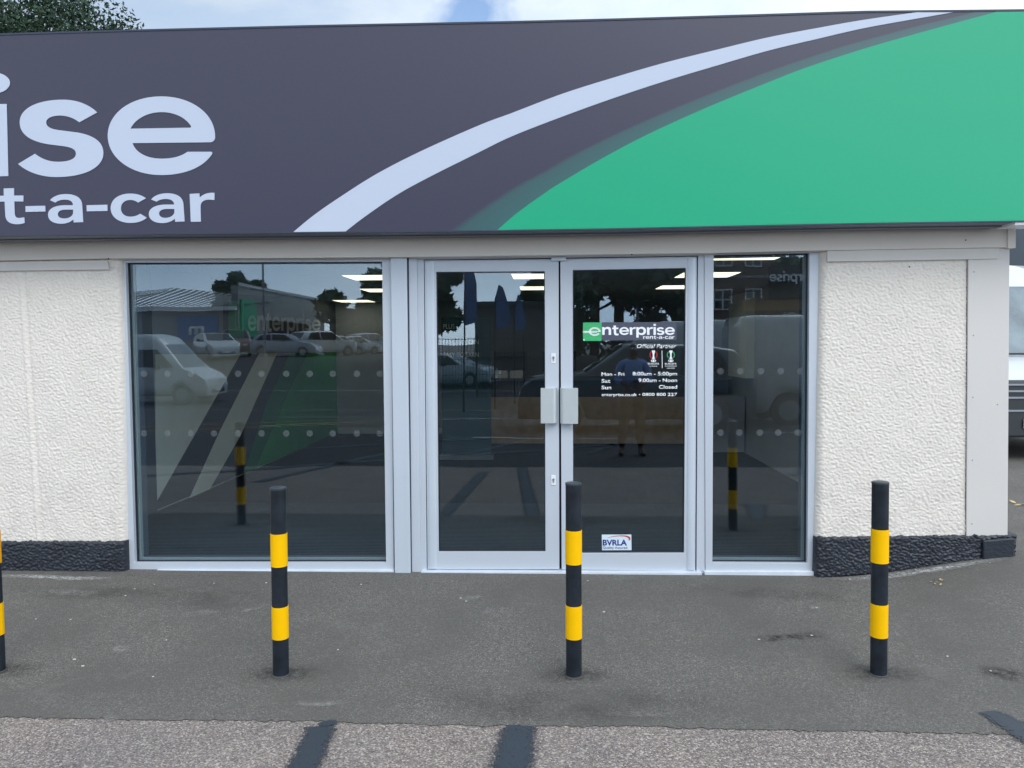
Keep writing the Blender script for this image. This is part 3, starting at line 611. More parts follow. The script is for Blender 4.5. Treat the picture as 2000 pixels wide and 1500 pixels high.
# door lettering, on the right leaf
TY = DY+.016-.003
def pquad(name, pts, plane, mt, parent, th=.001):
    bm = bmesh.new(); prism(bm, [P(x, y, plane) for x, y in pts], (0, th, 0)); return obj(name, bm, mt, parent)
pquad('logo_square', [(1138.7, 630), (1175, 629.7), (1175, 665.8), (1138.7, 666)], TY, M['grn'], dr)
pquad('logo_strip', [(1175.3, 629.5), (1321, 629), (1321, 664), (1175.3, 665)], TY, M['greyfilm'], dr)
bm = bmesh.new()
def oval_e(bm, cx, cy, rx, ry, t_, plane):     # ringed e mark
    def arc(a0, a1, r0x, r0y, r1x, r1y, n=22):
        o_ = [(cx+r0x*math.cos(a0+(a1-a0)*k/n), cy-r0y*math.sin(a0+(a1-a0)*k/n)) for k in range(n+1)]
        i_ = [(cx+r1x*math.cos(a0+(a1-a0)*k/n), cy-r1y*math.sin(a0+(a1-a0)*k/n)) for k in range(n, -1, -1)]
        shape(bm, [o_+i_], lambda x, y: P(x, y, plane), (0, .001, 0))
    arc(R(0), R(325), rx, ry, rx-t_*.8, ry-t_*.8)
    arc(R(0), R(330), rx-t_*1.3, ry-t_*1.3, rx-t_*3, ry-t_*2.5)
oval_e(bm, 1161.5, 647.6, 11.6, 8.6, 1.25, TY-.0015)
shape(bm, [[(1138.7, 646.5), (1172.8, 646.5), (1172.8, 648), (1138.7, 648)]], lambda x, y: P(x, y, TY-.0018), (0, .001, 0))
shape(bm, [[(1138.7, 648.9), (1166, 648.9), (1166, 650.2), (1138.7, 650.2)]], lambda x, y: P(x, y, TY-.0018), (0, .001, 0))
shape(bm, [[(1140.7+1.3*math.cos(k*.6), 664-1.3*math.sin(k*.6)-.3) for k in range(10)]], lambda x, y: P(x, y, TY-.0018), (0, .001, 0))
obj('logo_emblem', bm, M['text_white'], dr)
px_word('wordmark', 'nterprise', 1175.5, 1318, 654, 15.2, TY-.0015, M['text_white'], dr)
px_word('wordmark', 'rent-a-car', 1256, 1317.3, 661.8, 5.2, TY-.0015, M['text_white'], dr, gap=.1)
px_text('partner_text', 'Official Partner', 1243.8, 1321, 680, 8.3, TY, M['text_white'], dr, off=.015, shear=.28)
def trophy(cx, ring_m, lines, x0, x1):
    bm = bmesh.new()
    prof = [(-3.2, 684.5), (3.2, 684.5), (3, 687), (1.7, 691), (1.3, 694), (1.8, 698), (3.2, 701), (-3.2, 701), (-1.8, 698), (-1.3, 694), (-1.7, 691), (-3, 687)]
    shape(bm, [[(cx+a, b) for a, b in prof]], lambda x, y: P(x, y, TY), (0, .001, 0))
    ov = [(cx+5.2*math.cos(k*math.pi/10), 704.6-2.6*math.sin(k*math.pi/10)) for k in range(20)]
    ho = [[(cx+dx+1.1*math.cos(k*math.pi/3), 704.6-1.5*math.sin(k*math.pi/3)) for k in range(6)] for dx in (-2.4, 2.4)]
    shape(bm, [ov]+ho, lambda x, y: P(x, y, TY), (0, .001, 0)); obj('trophy_emblem', bm, M['text_white'], dr)
    for s in (0, math.pi):
        bm = bmesh.new(); n = 10; a = [(cx+7.8*math.cos(s+(k/n-.5)*2.1), 693-8*math.sin(s+(k/n-.5)*2.1)) for k in range(n+1)]; b = [(cx+6.2*math.cos(s+(k/n-.5)*1.9), 693-6.4*math.sin(s+(k/n-.5)*1.9)) for k in range(n, -1, -1)]
        shape(bm, [a+b], lambda x, y: P(x, y, TY), (0, .001, 0))
        obj('trophy_ring', bm, ring_m, dr)
    for k, l in enumerate(lines):
        ins = 0 if k == 0 or len(lines) == 3 and k == 1 else 4
        px_text('partner_text', l, x0+ins, x1-ins, 712.4+k*4.0 - (0 if k == 0 else .2), 3.8 if k == 0 else 2.2, TY, M['text_white'], dr, off=.012)
trophy(1276.4, M['red'], ['EUROPA', 'LEAGUE'], 1265.3, 1287.7)
trophy(1310.3, M['grn'], ['EUROPA', 'CONFERENCE', 'LEAGUE'], 1298.7, 1321.6)
pquad('divider', [(1292.4, 684.6), (1293.5, 684.6), (1294, 719), (1292.9, 719)], TY, M['text_white'], dr)
for txt, x0, x1, yb in (('Mon - Fri', 1174.8, 1219.5, 734.3), ('8:00am - 5:00pm', 1235.3, 1322.6, 733.4), ('Sat', 1174.8, 1192, 747.5), ('9:00am - Noon', 1247, 1322.6, 746.2), ('Sun', 1174.8, 1194, 760.4), ('Closed', 1286.8, 1322.6, 759.3)):
    px_text('opening_hours', txt, x0, x1, yb, 7.3, TY, M['text_white'], dr, off=.022)
px_text('contact_text', 'enterprise.co.uk', 1175, 1244, 773.8, 6.3, TY, M['text_white'], dr, off=.018); px_text('contact_text', '0800 800 227', 1254.5, 1322.4, 773.4, 6.3, TY, M['text_white'], dr, off=.018)
bm = bmesh.new(); shape(bm, [[(1249.3+1.1*math.cos(k*math.pi/5), 770.5-1.1*math.sin(k*math.pi/5)) for k in range(10)]], lambda x, y: P(x, y, TY), (0, .001, 0)); obj('text_dot', bm, M['text_white'], dr)
# trade body sticker
pquad('sticker', [(1175.3, 1044.2), (1233, 1044), (1233.5, 1074.5), (1176, 1074.7)], TY, mat('sticker_white', (.66, .78, .84), .4), dr)
px_text('sticker_text', 'BVRLA', 1177.2, 1224.5, 1065, 11.2, TY-.0015, M['text_blue'], dr, off=.03)
px_text('sticker_text', 'Quality Assured', 1177.3, 1225, 1071.8, 4.6, TY-.0015, M['text_blue'], dr, off=.0)
bm = bmesh.new(); shape(bm, svg("M1185,1051 C1196,1046.5 1212,1045 1222,1046 C1230,1047 1233,1051 1230.5,1054.5 L1228,1056.8 C1230,1052 1226,1048.5 1219,1047.8 C1208,1046.5 1196,1048 1185,1051 Z"), lambda x, y: P(x, y, TY-.0015), (0, .001, 0)); obj('sticker_swoosh', bm, M['red'], dr)

# ---------------------------------------------------------------- big fascia sign
FY = -0.30
sign = empty('fascia_sign', P(1000, 452, FY), 'huge slate and green shop sign with pale swoosh and pale letters above the windows', 'shop sign')
topL = [(-900, 104), (-300, 80), (0, 69), (240, 62), (600, 53), (1000, 45), (1200, 40), (1500, 31), (1690, 25), (2000, 22), (2150, 20.5)]
botL = [(-900, 470), (-300, 463), (0, 459.5), (240, 456.5), (600, 453), (1000, 449), (1200, 446), (1500, 439.5), (1690, 435.5), (2000, 431), (2150, 429)]
bm = bmesh.new(); A, B, C, D = [], [], [], []
for (a, b) in zip(topL, botL):
    p, q = P(*a, FY), P(*b, FY); A.append(bm.verts.new(p)); B.append(bm.verts.new(q)); C.append(bm.verts.new(p+Vector((0, .03, 0)))); D.append(bm.verts.new(q+Vector((0, .03, 0))))
for k in range(len(A)-1):
    bm.faces.new((A[k], B[k], B[k+1], A[k+1])); bm.faces.new((C[k], C[k+1], D[k+1], D[k])); bm.faces.new((A[k], A[k+1], C[k+1], C[k])); bm.faces.new((B[k], D[k], D[k+1], B[k+1]))
bm.faces.new((A[0], C[0], D[0], B[0])); bm.faces.new((A[-1], B[-1], D[-1], C[-1])); obj('sign_panel', bm, M['sgrey'], sign)
def edge_bar(name, pts, dz0, dz1, y0, y1, mt, x_from=None, x_to=None):
    bm = bmesh.new(); rows = []
    for a in pts:
        p = P(*a, FY); rows.append([bm.verts.new((p.x, yy, p.z+dz)) for yy, dz in ((y0, dz0), (y0, dz1), (y1, dz1), (y1, dz0))])
    for a, b in zip(rows, rows[1:]):
        for k in range(4): bm.faces.new((a[k], b[k], b[(k+1) % 4], a[(k+1) % 4]))
    bm.faces.new(rows[0]); bm.faces.new(rows[-1][::-1]); return obj(name, bm, mt, sign)
edge_bar('top_trim', topL, .0, .012, FY-.004, FY+.30, M['trimdark'])
edge_bar('bottom_trim', botL, -.008, -.0005, FY-.004, FY+.005, M['trimdark'])
# soffit running back to the boards: three shallow rails
bl = [b for b in botL if b[0] < 1990] ; bl = bl[:-0] if False else bl
blx = [b for b in botL[:-2]] + [(1979, 431.4)]
edge_bar('soffit', blx, -.010, .012, FY+.006, FY+.12, M['soffit'])
edge_bar('soffit', blx, -.019, .012, FY+.121, FY+.20, M['soffit'])
edge_bar('soffit', blx, -.012, .012, FY+.201, FY+.27, M['trimdark'])
edge_bar('soffit_end', [(1984, 431.2), (2150, 429)], -.024, .012, FY+.006, FY+.20, M['white'])
# swoosh shapes
WU = [(573, 453), (612, 421), (660, 387.5), (735, 340), (822.5, 295), (935, 245), (1000, 220.5), (1100, 182.5), (1200, 151), (1300, 122), (1400, 97), (1500, 73), (1600, 54), (1685, 39), (1790, 24)]
WL = [(675, 452), (710, 425), (772, 382.5), (835, 347.5), (935, 297.5), (1000, 266), (1100, 227), (1200, 191), (1300, 158), (1400, 128), (1500, 99), (1600, 75), (1685, 55.5), (1775, 39), (1862, 24)]
GE = [(971, 449.5), (1010, 416), (1060, 380), (1091, 359.5), (1175, 310), (1262, 264), (1375, 212.5), (1500, 161), (1575, 132), (1685, 96), (1775, 70), (1862, 46), (1947, 23)]
TE = [(877, 450.5), (935, 409), (1000, 366), (1060, 334), (1125, 297), (1250, 238), (1375, 186), (1500, 138), (1600, 104), (1650, 88), (1775, 54), (1840, 38), (1900, 23.6)]
shp = lambda x, y: P(x, y, FY-.003)
bm = bmesh.new(); shape(bm, [catmull(WU)+catmull(WL)[::-1]], shp, (0, .002, 0)); obj('pale_swoosh', bm, M['swhite'], sign)
topG = [(2000, 21.2), (2149, 19.8)]; 
bm = bmesh.new(); shape(bm, [catmull(GE)+[(2000, 22.4), (2150, 20.9), (2150, 428.6), (2000, 430.6), (1690, 435.1), (1500, 439), (1200, 445.6), (1000, 448.6)]], shp, (0, .002, 0)); obj('green_field', bm, M['sgreen'], sign)
bm = bmesh.new(); uvl = bm.loops.layers.uv.new('UVMap'); A = catmull(TE, 6); B = catmull(GE, 6)
def resamp(c, n):
    L_ = [0]
    for a, b in zip(c, c[1:]): L_.append(L_[-1]+math.hypot(b[0]-a[0], b[1]-a[1]))
    o_ = []; j = 0
    for k in range(n+1):
        s = L_[-1]*k/n
        while j < len(L_)-2 and L_[j+1] < s: j += 1
        t = (s-L_[j])/max(1e-9, L_[j+1]-L_[j]); o_.append((c[j][0]+(c[j+1][0]-c[j][0])*t, c[j][1]+(c[j+1][1]-c[j][1])*t))
    return o_
A = resamp(A, 80); B = resamp(B, 80)
va = [bm.verts.new(P(*p, FY-.002)) for p in A]; vb = [bm.verts.new(P(*p, FY-.002)) for p in B]
for k in range(80):
    f = bm.faces.new((va[k], vb[k], vb[k+1], va[k+1]))
    for l, v in zip(f.loops, (0, 1, 1, 0)): l[uvl].uv = (k/80, v)
obj('teal_band', bm, M['steal'], sign, normals=False)
Z = 3.124
zp = lambda x, y: P(x/Z, y/Z, FY-.004)
def big(name, path, lab=None):
    bm = bmesh.new(); shape(bm, svg(path, 20), zp, (0, .003, 0)); o = obj(name, bm, M['swhite'], sign); 
big('letter_s', S_PATH); big('letter_e', E_PATH); big('letter_t', T_PATH); big('letter_a', A_PATH); big('letter_c', C_PATH); big('letter_a', A2_PATH); big('letter_r', R_PATH)
big('hyphen', "M155,1258 L275,1255 L277,1290 L156,1293 Z"); big('hyphen', "M528,1252 L655,1249 L655,1287 L529,1289 Z")
bm = bmesh.new(); shape(bm, [[(-125, 638), (40, 634), (50, 1074), (-115, 1078)]], zp, (0, .003, 0))
shape(bm, [[(-38+98*math.cos(k*math.pi/16), 506+64*math.sin(k*math.pi/16)) for k in range(32)]], zp, (0, .003, 0)); obj('letter_i', bm, M['swhite'], sign)
for nm, ch, x0, sc, yb in (('letter_r', 'r', -560, 440, 1080), ('letter_p', 'p', -1260, 440, 1082), ('letter_r', 'r', -1720, 440, 1084)):
    bm = bmesh.new(); shape(bm, [[(x0+a*sc, yb-b*sc) for a, b in l] for l in GL[ch][0]], zp, (0, .003, 0)); obj(nm, bm, M['swhite'], sign)
for nm, ch, x0, sc, yb in (('letter_n', 'n', -300, 178, 1368), ('letter_e', 'e', -570, 178, 1370), ('letter_r', 'r', -750, 178, 1371)):
    bm = bmesh.new(); shape(bm, [[(x0+a*sc, yb-b*sc) for a, b in l] for l in GL[ch][0]], zp, (0, .003, 0)); obj(nm, bm, M['swhite'], sign)

# ---------------------------------------------------------------- bollards
def bollard(px_top, py_top, px_b, py_b, label):
    b = G(px_b, py_b); z0 = gz(b.x, b.y)+.004; d = ray(px_top, py_top); tp = CAMP + d*((b.y-CAMP.y)/d.y)
    H = tp.z-z0; r = .0405
    t = empty('bollard', (b.x, b.y, z0), label, 'bollard', 'striped bollards in front of the office')
    lean = (tp.x-b.x)/H; t.rotation_euler = (0, math.atan(lean), 0)
    bm = bmesh.new(); tube(bm, [(0, 0, -.05), (0, 0, H-.004)], r, 32); o = obj('post', bm, M['black'], t, local=True, smooth=False)
    for p in o.data.polygons: p.use_smooth = len(p.vertices) == 4
    for a, c in ((.80, .63), (.415, .243)):
        bm = bmesh.new(); tube(bm, [(0, 0, H*(1-a)), (0, 0, H*(1-c))], r+.0022, 32); o = obj('yellow_band', bm, M['yellow'], t, local=True)
        for p in o.data.polygons: p.use_smooth = len(p.vertices) == 4
    bm = bmesh.new(); tube(bm, [(0, 0, H-.012), (0, 0, H-.004), (0, 0, H-.001), (0, 0, H+.0025)], [r+.0015, r+.0018, r*.96, r*.5], 32); o = obj('cap', bm, M['cap'], t, local=True)
    bm = bmesh.new(); n = 28; c0 = bm.verts.new((0, 0, .012)); prev = None; vs = []; vo = []
    for k in range(n):
        a = 2*math.pi*k/n; rr = r+.006+.016*abs(noise.noise((math.cos(a)*2+px_b, math.sin(a)*2, 1)))
        vs.append(bm.verts.new((math.cos(a)*(r-.002), math.sin(a)*(r-.002), .008))); vo.append(bm.verts.new((math.cos(a)*rr, math.sin(a)*rr, .0015)))
    bm.verts.remove(c0)
    for k in range(n): bm.faces.new((vs[k], vo[k], vo[(k+1) % n], vs[(k+1) % n]))
    obj('base_collar', bm, M['ring_shade'], t, local=True, smooth=True)
    return t
M['ring_shade'] = mat('ring_contact_shade', (.065, .063, .06), .8, bump=(80, .6, .004))  # rough dark ring at the post foot, its colour deepened as contact shade
bollard(-22, 948, -6, 1312, 'black and yellow striped bollard cut by the left edge of the photo')
bollard(543, 951, 549, 1319, 'black and yellow striped bollard in front of the wide left window')
bollard(1120, 942, 1121, 1321, 'black and yellow striped bollard in front of the double door')
bollard(1719.5, 940, 1716, 1318, 'black and yellow striped bollard in front of the right-hand white wall')
# wall-foot paint splashes, crumbs, stains
strip('paint_splash', [g2(-100, 1124), g2(60, 1127), g2(150, 1131), g2(246, 1128)], [.11, .11, .12, .11], M['splash'], z=.006)
strip('paint_splash', [g2(1590, 1130), (P(1700, 1122, 0).x, -.09), (P(1850, 1100, 0).x, -.095), (P(1975, 1085, 0).x, -.07)], [.09, .15, .13, .08], M['splash'], z=.006)
strip('paint_splash', [g2(230, 1123), g2(420, 1125)], [.03, .02], M['splash2'], z=.0075)
strip('paint_splash', [g2(420, 1125), g2(1050, 1128)], [.02, .02], M['splash2'], z=.0075)
strip('paint_splash', [g2(1560, 1126), g2(1610, 1130)], [.04, .05], M['splash2'], z=.0085)
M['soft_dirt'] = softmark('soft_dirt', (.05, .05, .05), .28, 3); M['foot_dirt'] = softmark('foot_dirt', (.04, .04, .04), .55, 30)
M['scuff'] = softmark('pale_scuff', (.34, .33, .31), .75, 14)
for q, w_ in (([(340, 1206), (400, 1198), (450, 1188)], .05), ([(470, 1196), (490, 1192), (530, 1180)], .03), ([(895, 1178), (925, 1170), (945, 1166)], .05), ([(940, 1190), (965, 1196), (1000, 1208)], .09), ([(215, 1272), (235, 1270), (255, 1274)], .06),
        ([(1575, 1186), (1590, 1189), (1610, 1187)], .03), ([(180, 1402), (210, 1405), (250, 1404)], .04), ([(560, 1375), (620, 1378), (700, 1372)], .03), ([(1180, 1394), (1260, 1398), (1330, 1396)], .03), ([(60, 1160), (120, 1158), (190, 1163)], .06)):
    strip('scuff', [g2(*p) for p in q], [w_*2.2, w_*2.6, w_*2], M['scuff'], z=.007)
strip('damp_stain', [g2(1465, 1252), g2(1540, 1246), g2(1620, 1242)], [.16, .09, .2], M['stain'], z=.0065)
strip('damp_stain', [g2(1900, 1306), g2(1960, 1318), g2(2040, 1326)], [.12, .22, .16], M['stain'], z=.0065)
for q, w_ in (([(-40, 1150), (200, 1160), (430, 1150)], .35), ([(280, 1172), (420, 1172), (540, 1172)], .4), ([(700, 1350), (1100, 1380), (1500, 1360)], .5), ([(1300, 1150), (1500, 1160), (1700, 1170)], .3)):
    strip('damp_stain', [g2(*p) for p in q], [w_]*3, M['soft_dirt'], z=.0062)
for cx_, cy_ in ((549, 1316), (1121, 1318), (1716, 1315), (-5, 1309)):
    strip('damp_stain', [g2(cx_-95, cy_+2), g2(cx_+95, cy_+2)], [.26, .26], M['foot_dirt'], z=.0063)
strip('damp_stain', [g2(690, 1143), g2(725, 1140)], [.02, .03], M['stain'], z=.0065)
bm = bmesh.new()
spots = [(x, y) for x, y in ((138, 1212), (245, 1165), (263, 1152), (302, 1143), (325, 1252), (299, 1324), (162, 1303), (418, 1141), (660, 1271), (145, 1290), (70, 1211), (705, 1143), (1148, 1136), (1180, 1197), (1738, 1115), (1788, 1114), (1797, 1108), (1883, 1106), (1933, 1101), (1850, 1284), (1935, 1313), (1595, 1189), (1585, 1243), (1482, 1251), (1660, 1133), (520, 1140), (900, 1170), (910, 1176))]
for x, y in spots:
    p = G(x, y); s_ = random.uniform(.004, .009); z_ = gz(p.x, p.y)+.006; a0 = random.uniform(0, 6)
    prism(bm, [(p.x+s_*math.cos(a0+k)*random.uniform(.6, 1.6), p.y+s_*math.sin(a0+k), z_) for k in (0, 1.2, 2.6, 3.7, 5)], (0, 0, .002))
tag(obj('paint_chip', bm, M['batten']), 'white and cream paint flakes scattered over the dark asphalt', 'paint flakes', kind='stuff')
bm = bmesh.new()
def leaf(bm, c, s, rnd):
    a = rnd.uniform(0, 6.28); u = Vector((math.cos(a), math.sin(a), rnd.uniform(-.3, .3)))*s; v = Vector((-math.sin(a), math.cos(a), rnd.uniform(-.2, .4)))*s*.5
    bm.faces.new([bm.verts.new(Vector(c)+q) for q in (-u, v, u, -v)])
rnd = random.Random(3)
for k in range(90):
    x = rnd.uniform(3.6, 7.5); y = 1.9+rnd.gauss(0, .1)-(x-3.6)*.35; leaf(bm, (x, y, gz(x, y)+.018), rnd.uniform(.02, .04), rnd)
for k in range(9):
    p = G(1829+rnd.gauss(0, 7), 1139+rnd.gauss(0, 4)); leaf(bm, (p.x, p.y, gz(p.x, p.y)+.012), .013, rnd)
tag(obj('fallen_leaves', bm, mat('dry_leaf', (.55, .42, .2), .7, var=(8, .4))), 'dry yellow fallen leaves lying on the asphalt beside the building', 'leaves', kind='stuff')

# ---------------------------------------------------------------- inside the office
def ribs():
    m = mat('ribbed_mat', (.035, .042, .052), .9, spec=.05); nt = m.node_tree; N = nt.nodes; L = nt.links; b = N['Principled BSDF']
    tc = N.new('ShaderNodeTexCoord'); w = N.new('ShaderNodeTexWave'); w.wave_type = 'BANDS'; w.bands_direction = 'Y'; w.inputs['Scale'].default_value = 7; w.inputs['Distortion'].default_value = .6; w.inputs['Detail'].default_value = 3
    w.inputs['Detail Scale'].default_value = 6
    L.new(tc.outputs['Object'], w.inputs['Vector']); r = N.new('ShaderNodeValToRGB'); L.new(w.outputs[0], r.inputs[0]); r.color_ramp.elements[0].color = (.009, .014, .022, 1); r.color_ramp.elements[1].color = (.06, .078, .105, 1)
    L.new(r.outputs[0], b.inputs['Base Color']); return m
bm = bmesh.new(); box(bm, (LX+.01, .29, .013), (RX-.23, 2.35, .022)); tag(obj('entrance_mat', bm, ribs()), 'dark ribbed entrance matting covering the floor inside the windows', 'mat')
CO = (P(938, 800, 0).x-0)/1.0
cx0 = (938-1063)*12.0/1500; cy0 = 6.75
t = empty('reception_counter', (1.0, cy0, .012), 'long reception counter with pale wood front seen through the doors', 'counter')
bm = bmesh.new(); box(bm, (cx0, cy0, .06), (RX-.3, cy0+.04, .80)); obj('wood_front', bm, M['wood'], t)
bm = bmesh.new(); box(bm, (cx0, cy0+.002, .80), (RX-.3, cy0+.04, 1.06)); obj('dark_front', bm, M['roomdark'], t)
bm = bmesh.new(); box(bm, (cx0-.02, cy0-.06, 1.065), (RX-.28, cy0+.6, 1.10)); obj('worktop', bm, mat('worktop', (.10, .12, .14), .4), t)
bm = bmesh.new(); box(bm, (cx0, cy0+.04, .012), (cx0+.04, cy0+.6, 1.06)); obj('end_panel', bm, M['roomdark'], t)
M['lightpanel'] = mat('light_diffuser', (.9, .85, .7), .5, emit=((1.0, .83, .58), 2.2))
for i, (x, y, lab) in enumerate(((-1.9, 1.5, 'at the front of the left row'), (-1.9, 3.25, 'second in the left row'), (-2.2, 5.3, 'third in the left row'), (-3.3, 7.9, 'in the far left corner'),
        (-.05, 1.5, 'at the front of the middle row'), (-.05, 3.25, 'second in the middle row'), (-.02, 5.1, 'third in the middle row'),
        (1.78, 1.4, 'at the front of the right row'), (1.80, 3.25, 'second in the right row'), (1.85, 5.1, 'third in the right row'))):
    t = empty('ceiling_light', (x, y, CZ), 'square ceiling light panel inside the office, ' + lab, 'ceiling light', 'ceiling lights in the office')
    bm = bmesh.new(); box(bm, (x-.32, y-.32, CZ-.012), (x+.32, y+.32, CZ-.001)); obj('frame', bm, M['ceiling'], t)
    bm = bmesh.new(); box(bm, (x-.3, y-.3, CZ-.016), (x+.3, y+.3, CZ-.0125)); obj('diffuser', bm, M['lightpanel'], t)
# graphic on the left inner wall
t = empty('wall_graphic', (LX, 4.5, 0), 'green and white swoosh graphic with logo on the inner left wall', 'wall graphic')
iw = lambda x, y: PX(x, y, LX+.004)
def wq(name, pts, mt, d=.004):
    bm = bmesh.new(); shape(bm, [pts], lambda x, y: PX(x, y, LX+d), (.001, 0, 0)); obj(name, bm, mt, t)
M['gw'] = mat('graphic_white', (.82, .86, .80), .6); M['gg'] = mat('graphic_green', (.04, .38, .12), .6); M['gg2'] = mat('graphic_green_dark', (.03, .22, .11), .6); M['gd'] = mat('graphic_slate', (.05, .055, .075), .6)
wq('backing', [(303, 997), (303, 692), (664, 688), (664, 845)], M['gd'], .002)
wq('white_wedge', [(304, 983), (303, 692), (470, 691)], M['gw'])
wq('white_stripe', [(367, 985-6), (406, 962), (470, 850), (541, 690), (506, 690), (430, 840)], M['gw'])
wq('dark_green_band', [(475, 926), (500, 915), (560, 770), (600, 690), (566, 690), (520, 790)], M['gg2'])
wq('green_field', [(500, 915), (664, 842), (664, 689), (601, 690), (560, 772)], M['gg'])
wq('sign_board', [(436, 664), (436, 572), (664, 588), (664, 664)], M['gd'], .002)
wq('logo_square', [(446, 660), (446, 586), (476, 589), (476, 660)], M['gg'])
bm = bmesh.new(); word(bm, 'enterprise', lambda u, v: PX(484+(626-484)*u, 646-v*(31-u*9), LX+.008), (.001, 0, 0)); obj('wordmark', bm, M['gw'], t)
Y3 = PX(303, 900, LX).y
bm = bmesh.new(); box(bm, (LX+.003, Y3-.52, .013), (LX+.022, Y3-.25, 1.45)); tag(obj('timber_post', bm, M['brownwood']), 'brown timber post inside by the left end of the wide window', 'post')
bm = bmesh.new(); box(bm, (LX+.003, Y3-.24, .013), (LX+.02, Y3-.02, CZ-.01)); tag(obj('dark_pillar', bm, M['roomdark']), 'dark pillar beside the brown timber post inside the office', 'pillar')
# pillar, cabinet, monitors, banner
bm = bmesh.new(); box(bm, (RX-.212, .3, .013), (RX-.2005, BY-.03, CZ-.002)); obj('room_lining', bm, M['roomwall'], office)
bm = bmesh.new(); box(bm, (RX-.34, 5.6, 1.14), (RX-.213, 6.6, 2.36)); tag(obj('pale_pillar', bm, M['gw']), 'tall pale pillar behind the counter seen through the narrow window', 'pillar')
t = empty('banner_stand', (-1.15, 5.4, .012), 'teal roller banner with small lettering standing left of the counter', 'banner')
bm = bmesh.new(); box(bm, (-1.45, 5.40, .08), (-.75, 5.41, 2.02)); obj('banner_sheet', bm, mat('banner_teal', (.012, .075, .10), .5), t)
bm = bmesh.new(); box(bm, (-1.48, 5.33, .013), (-.72, 5.48, .08)); obj('banner_base', bm, M['steel'], t)
for txt, z in (('PLUS', 1.86), ('FREE TO JOIN', 1.64), ('EASY TO EARN', 1.46)):
    wdt = .16 if txt == 'PLUS' else .5
    to_mesh_text('banner_text', txt, lambda u, v: Vector((-1.42+wdt*u, 5.397, z+.07*v)), M['gw'], t)
for i, (x, l) in enumerate(((-.55, 'dark computer monitor on the counter behind the left door leaf'), (.25, 'dark computer monitor on the counter behind the door handles'), (2.55, 'dark computer monitor on the counter behind the narrow window'))):
    t = empty('monitor', (x, 7.1, 1.1), l, 'monitor', 'monitors on the counter')
    bm = bmesh.new(); box(bm, (x-.27, 7.1, 1.19), (x+.27, 7.13, 1.52)); obj('screen', bm, M['roomdark'], t, bevel=.004)
    bm = bmesh.new(); box(bm, (x-.03, 7.13, 1.11), (x+.03, 7.15, 1.3)); box(bm, (x-.1, 7.05, 1.10), (x+.1, 7.2, 1.11)); obj('stand', bm, M['steel'], t)
for i, (x, l) in enumerate(((-.68, 'left of the two small white card boxes on the counter'), (-.44, 'right of the two small white card boxes on the counter'))):
    bm = bmesh.new(); box(bm, (x-.1, 6.75, 1.101), (x+.1, 6.86, 1.22)); tag(obj('card_box', bm, M['white'], bevel=.003), l, 'box', 'card boxes on the counter')
bm = bmesh.new(); box(bm, (2.3, 6.0, .03), (2.95, 6.5, .85)); tag(obj('low_cabinet', bm, M['roomwall'], bevel=.004), 'low grey cabinet in front of the counter behind the narrow window', 'cabinet')

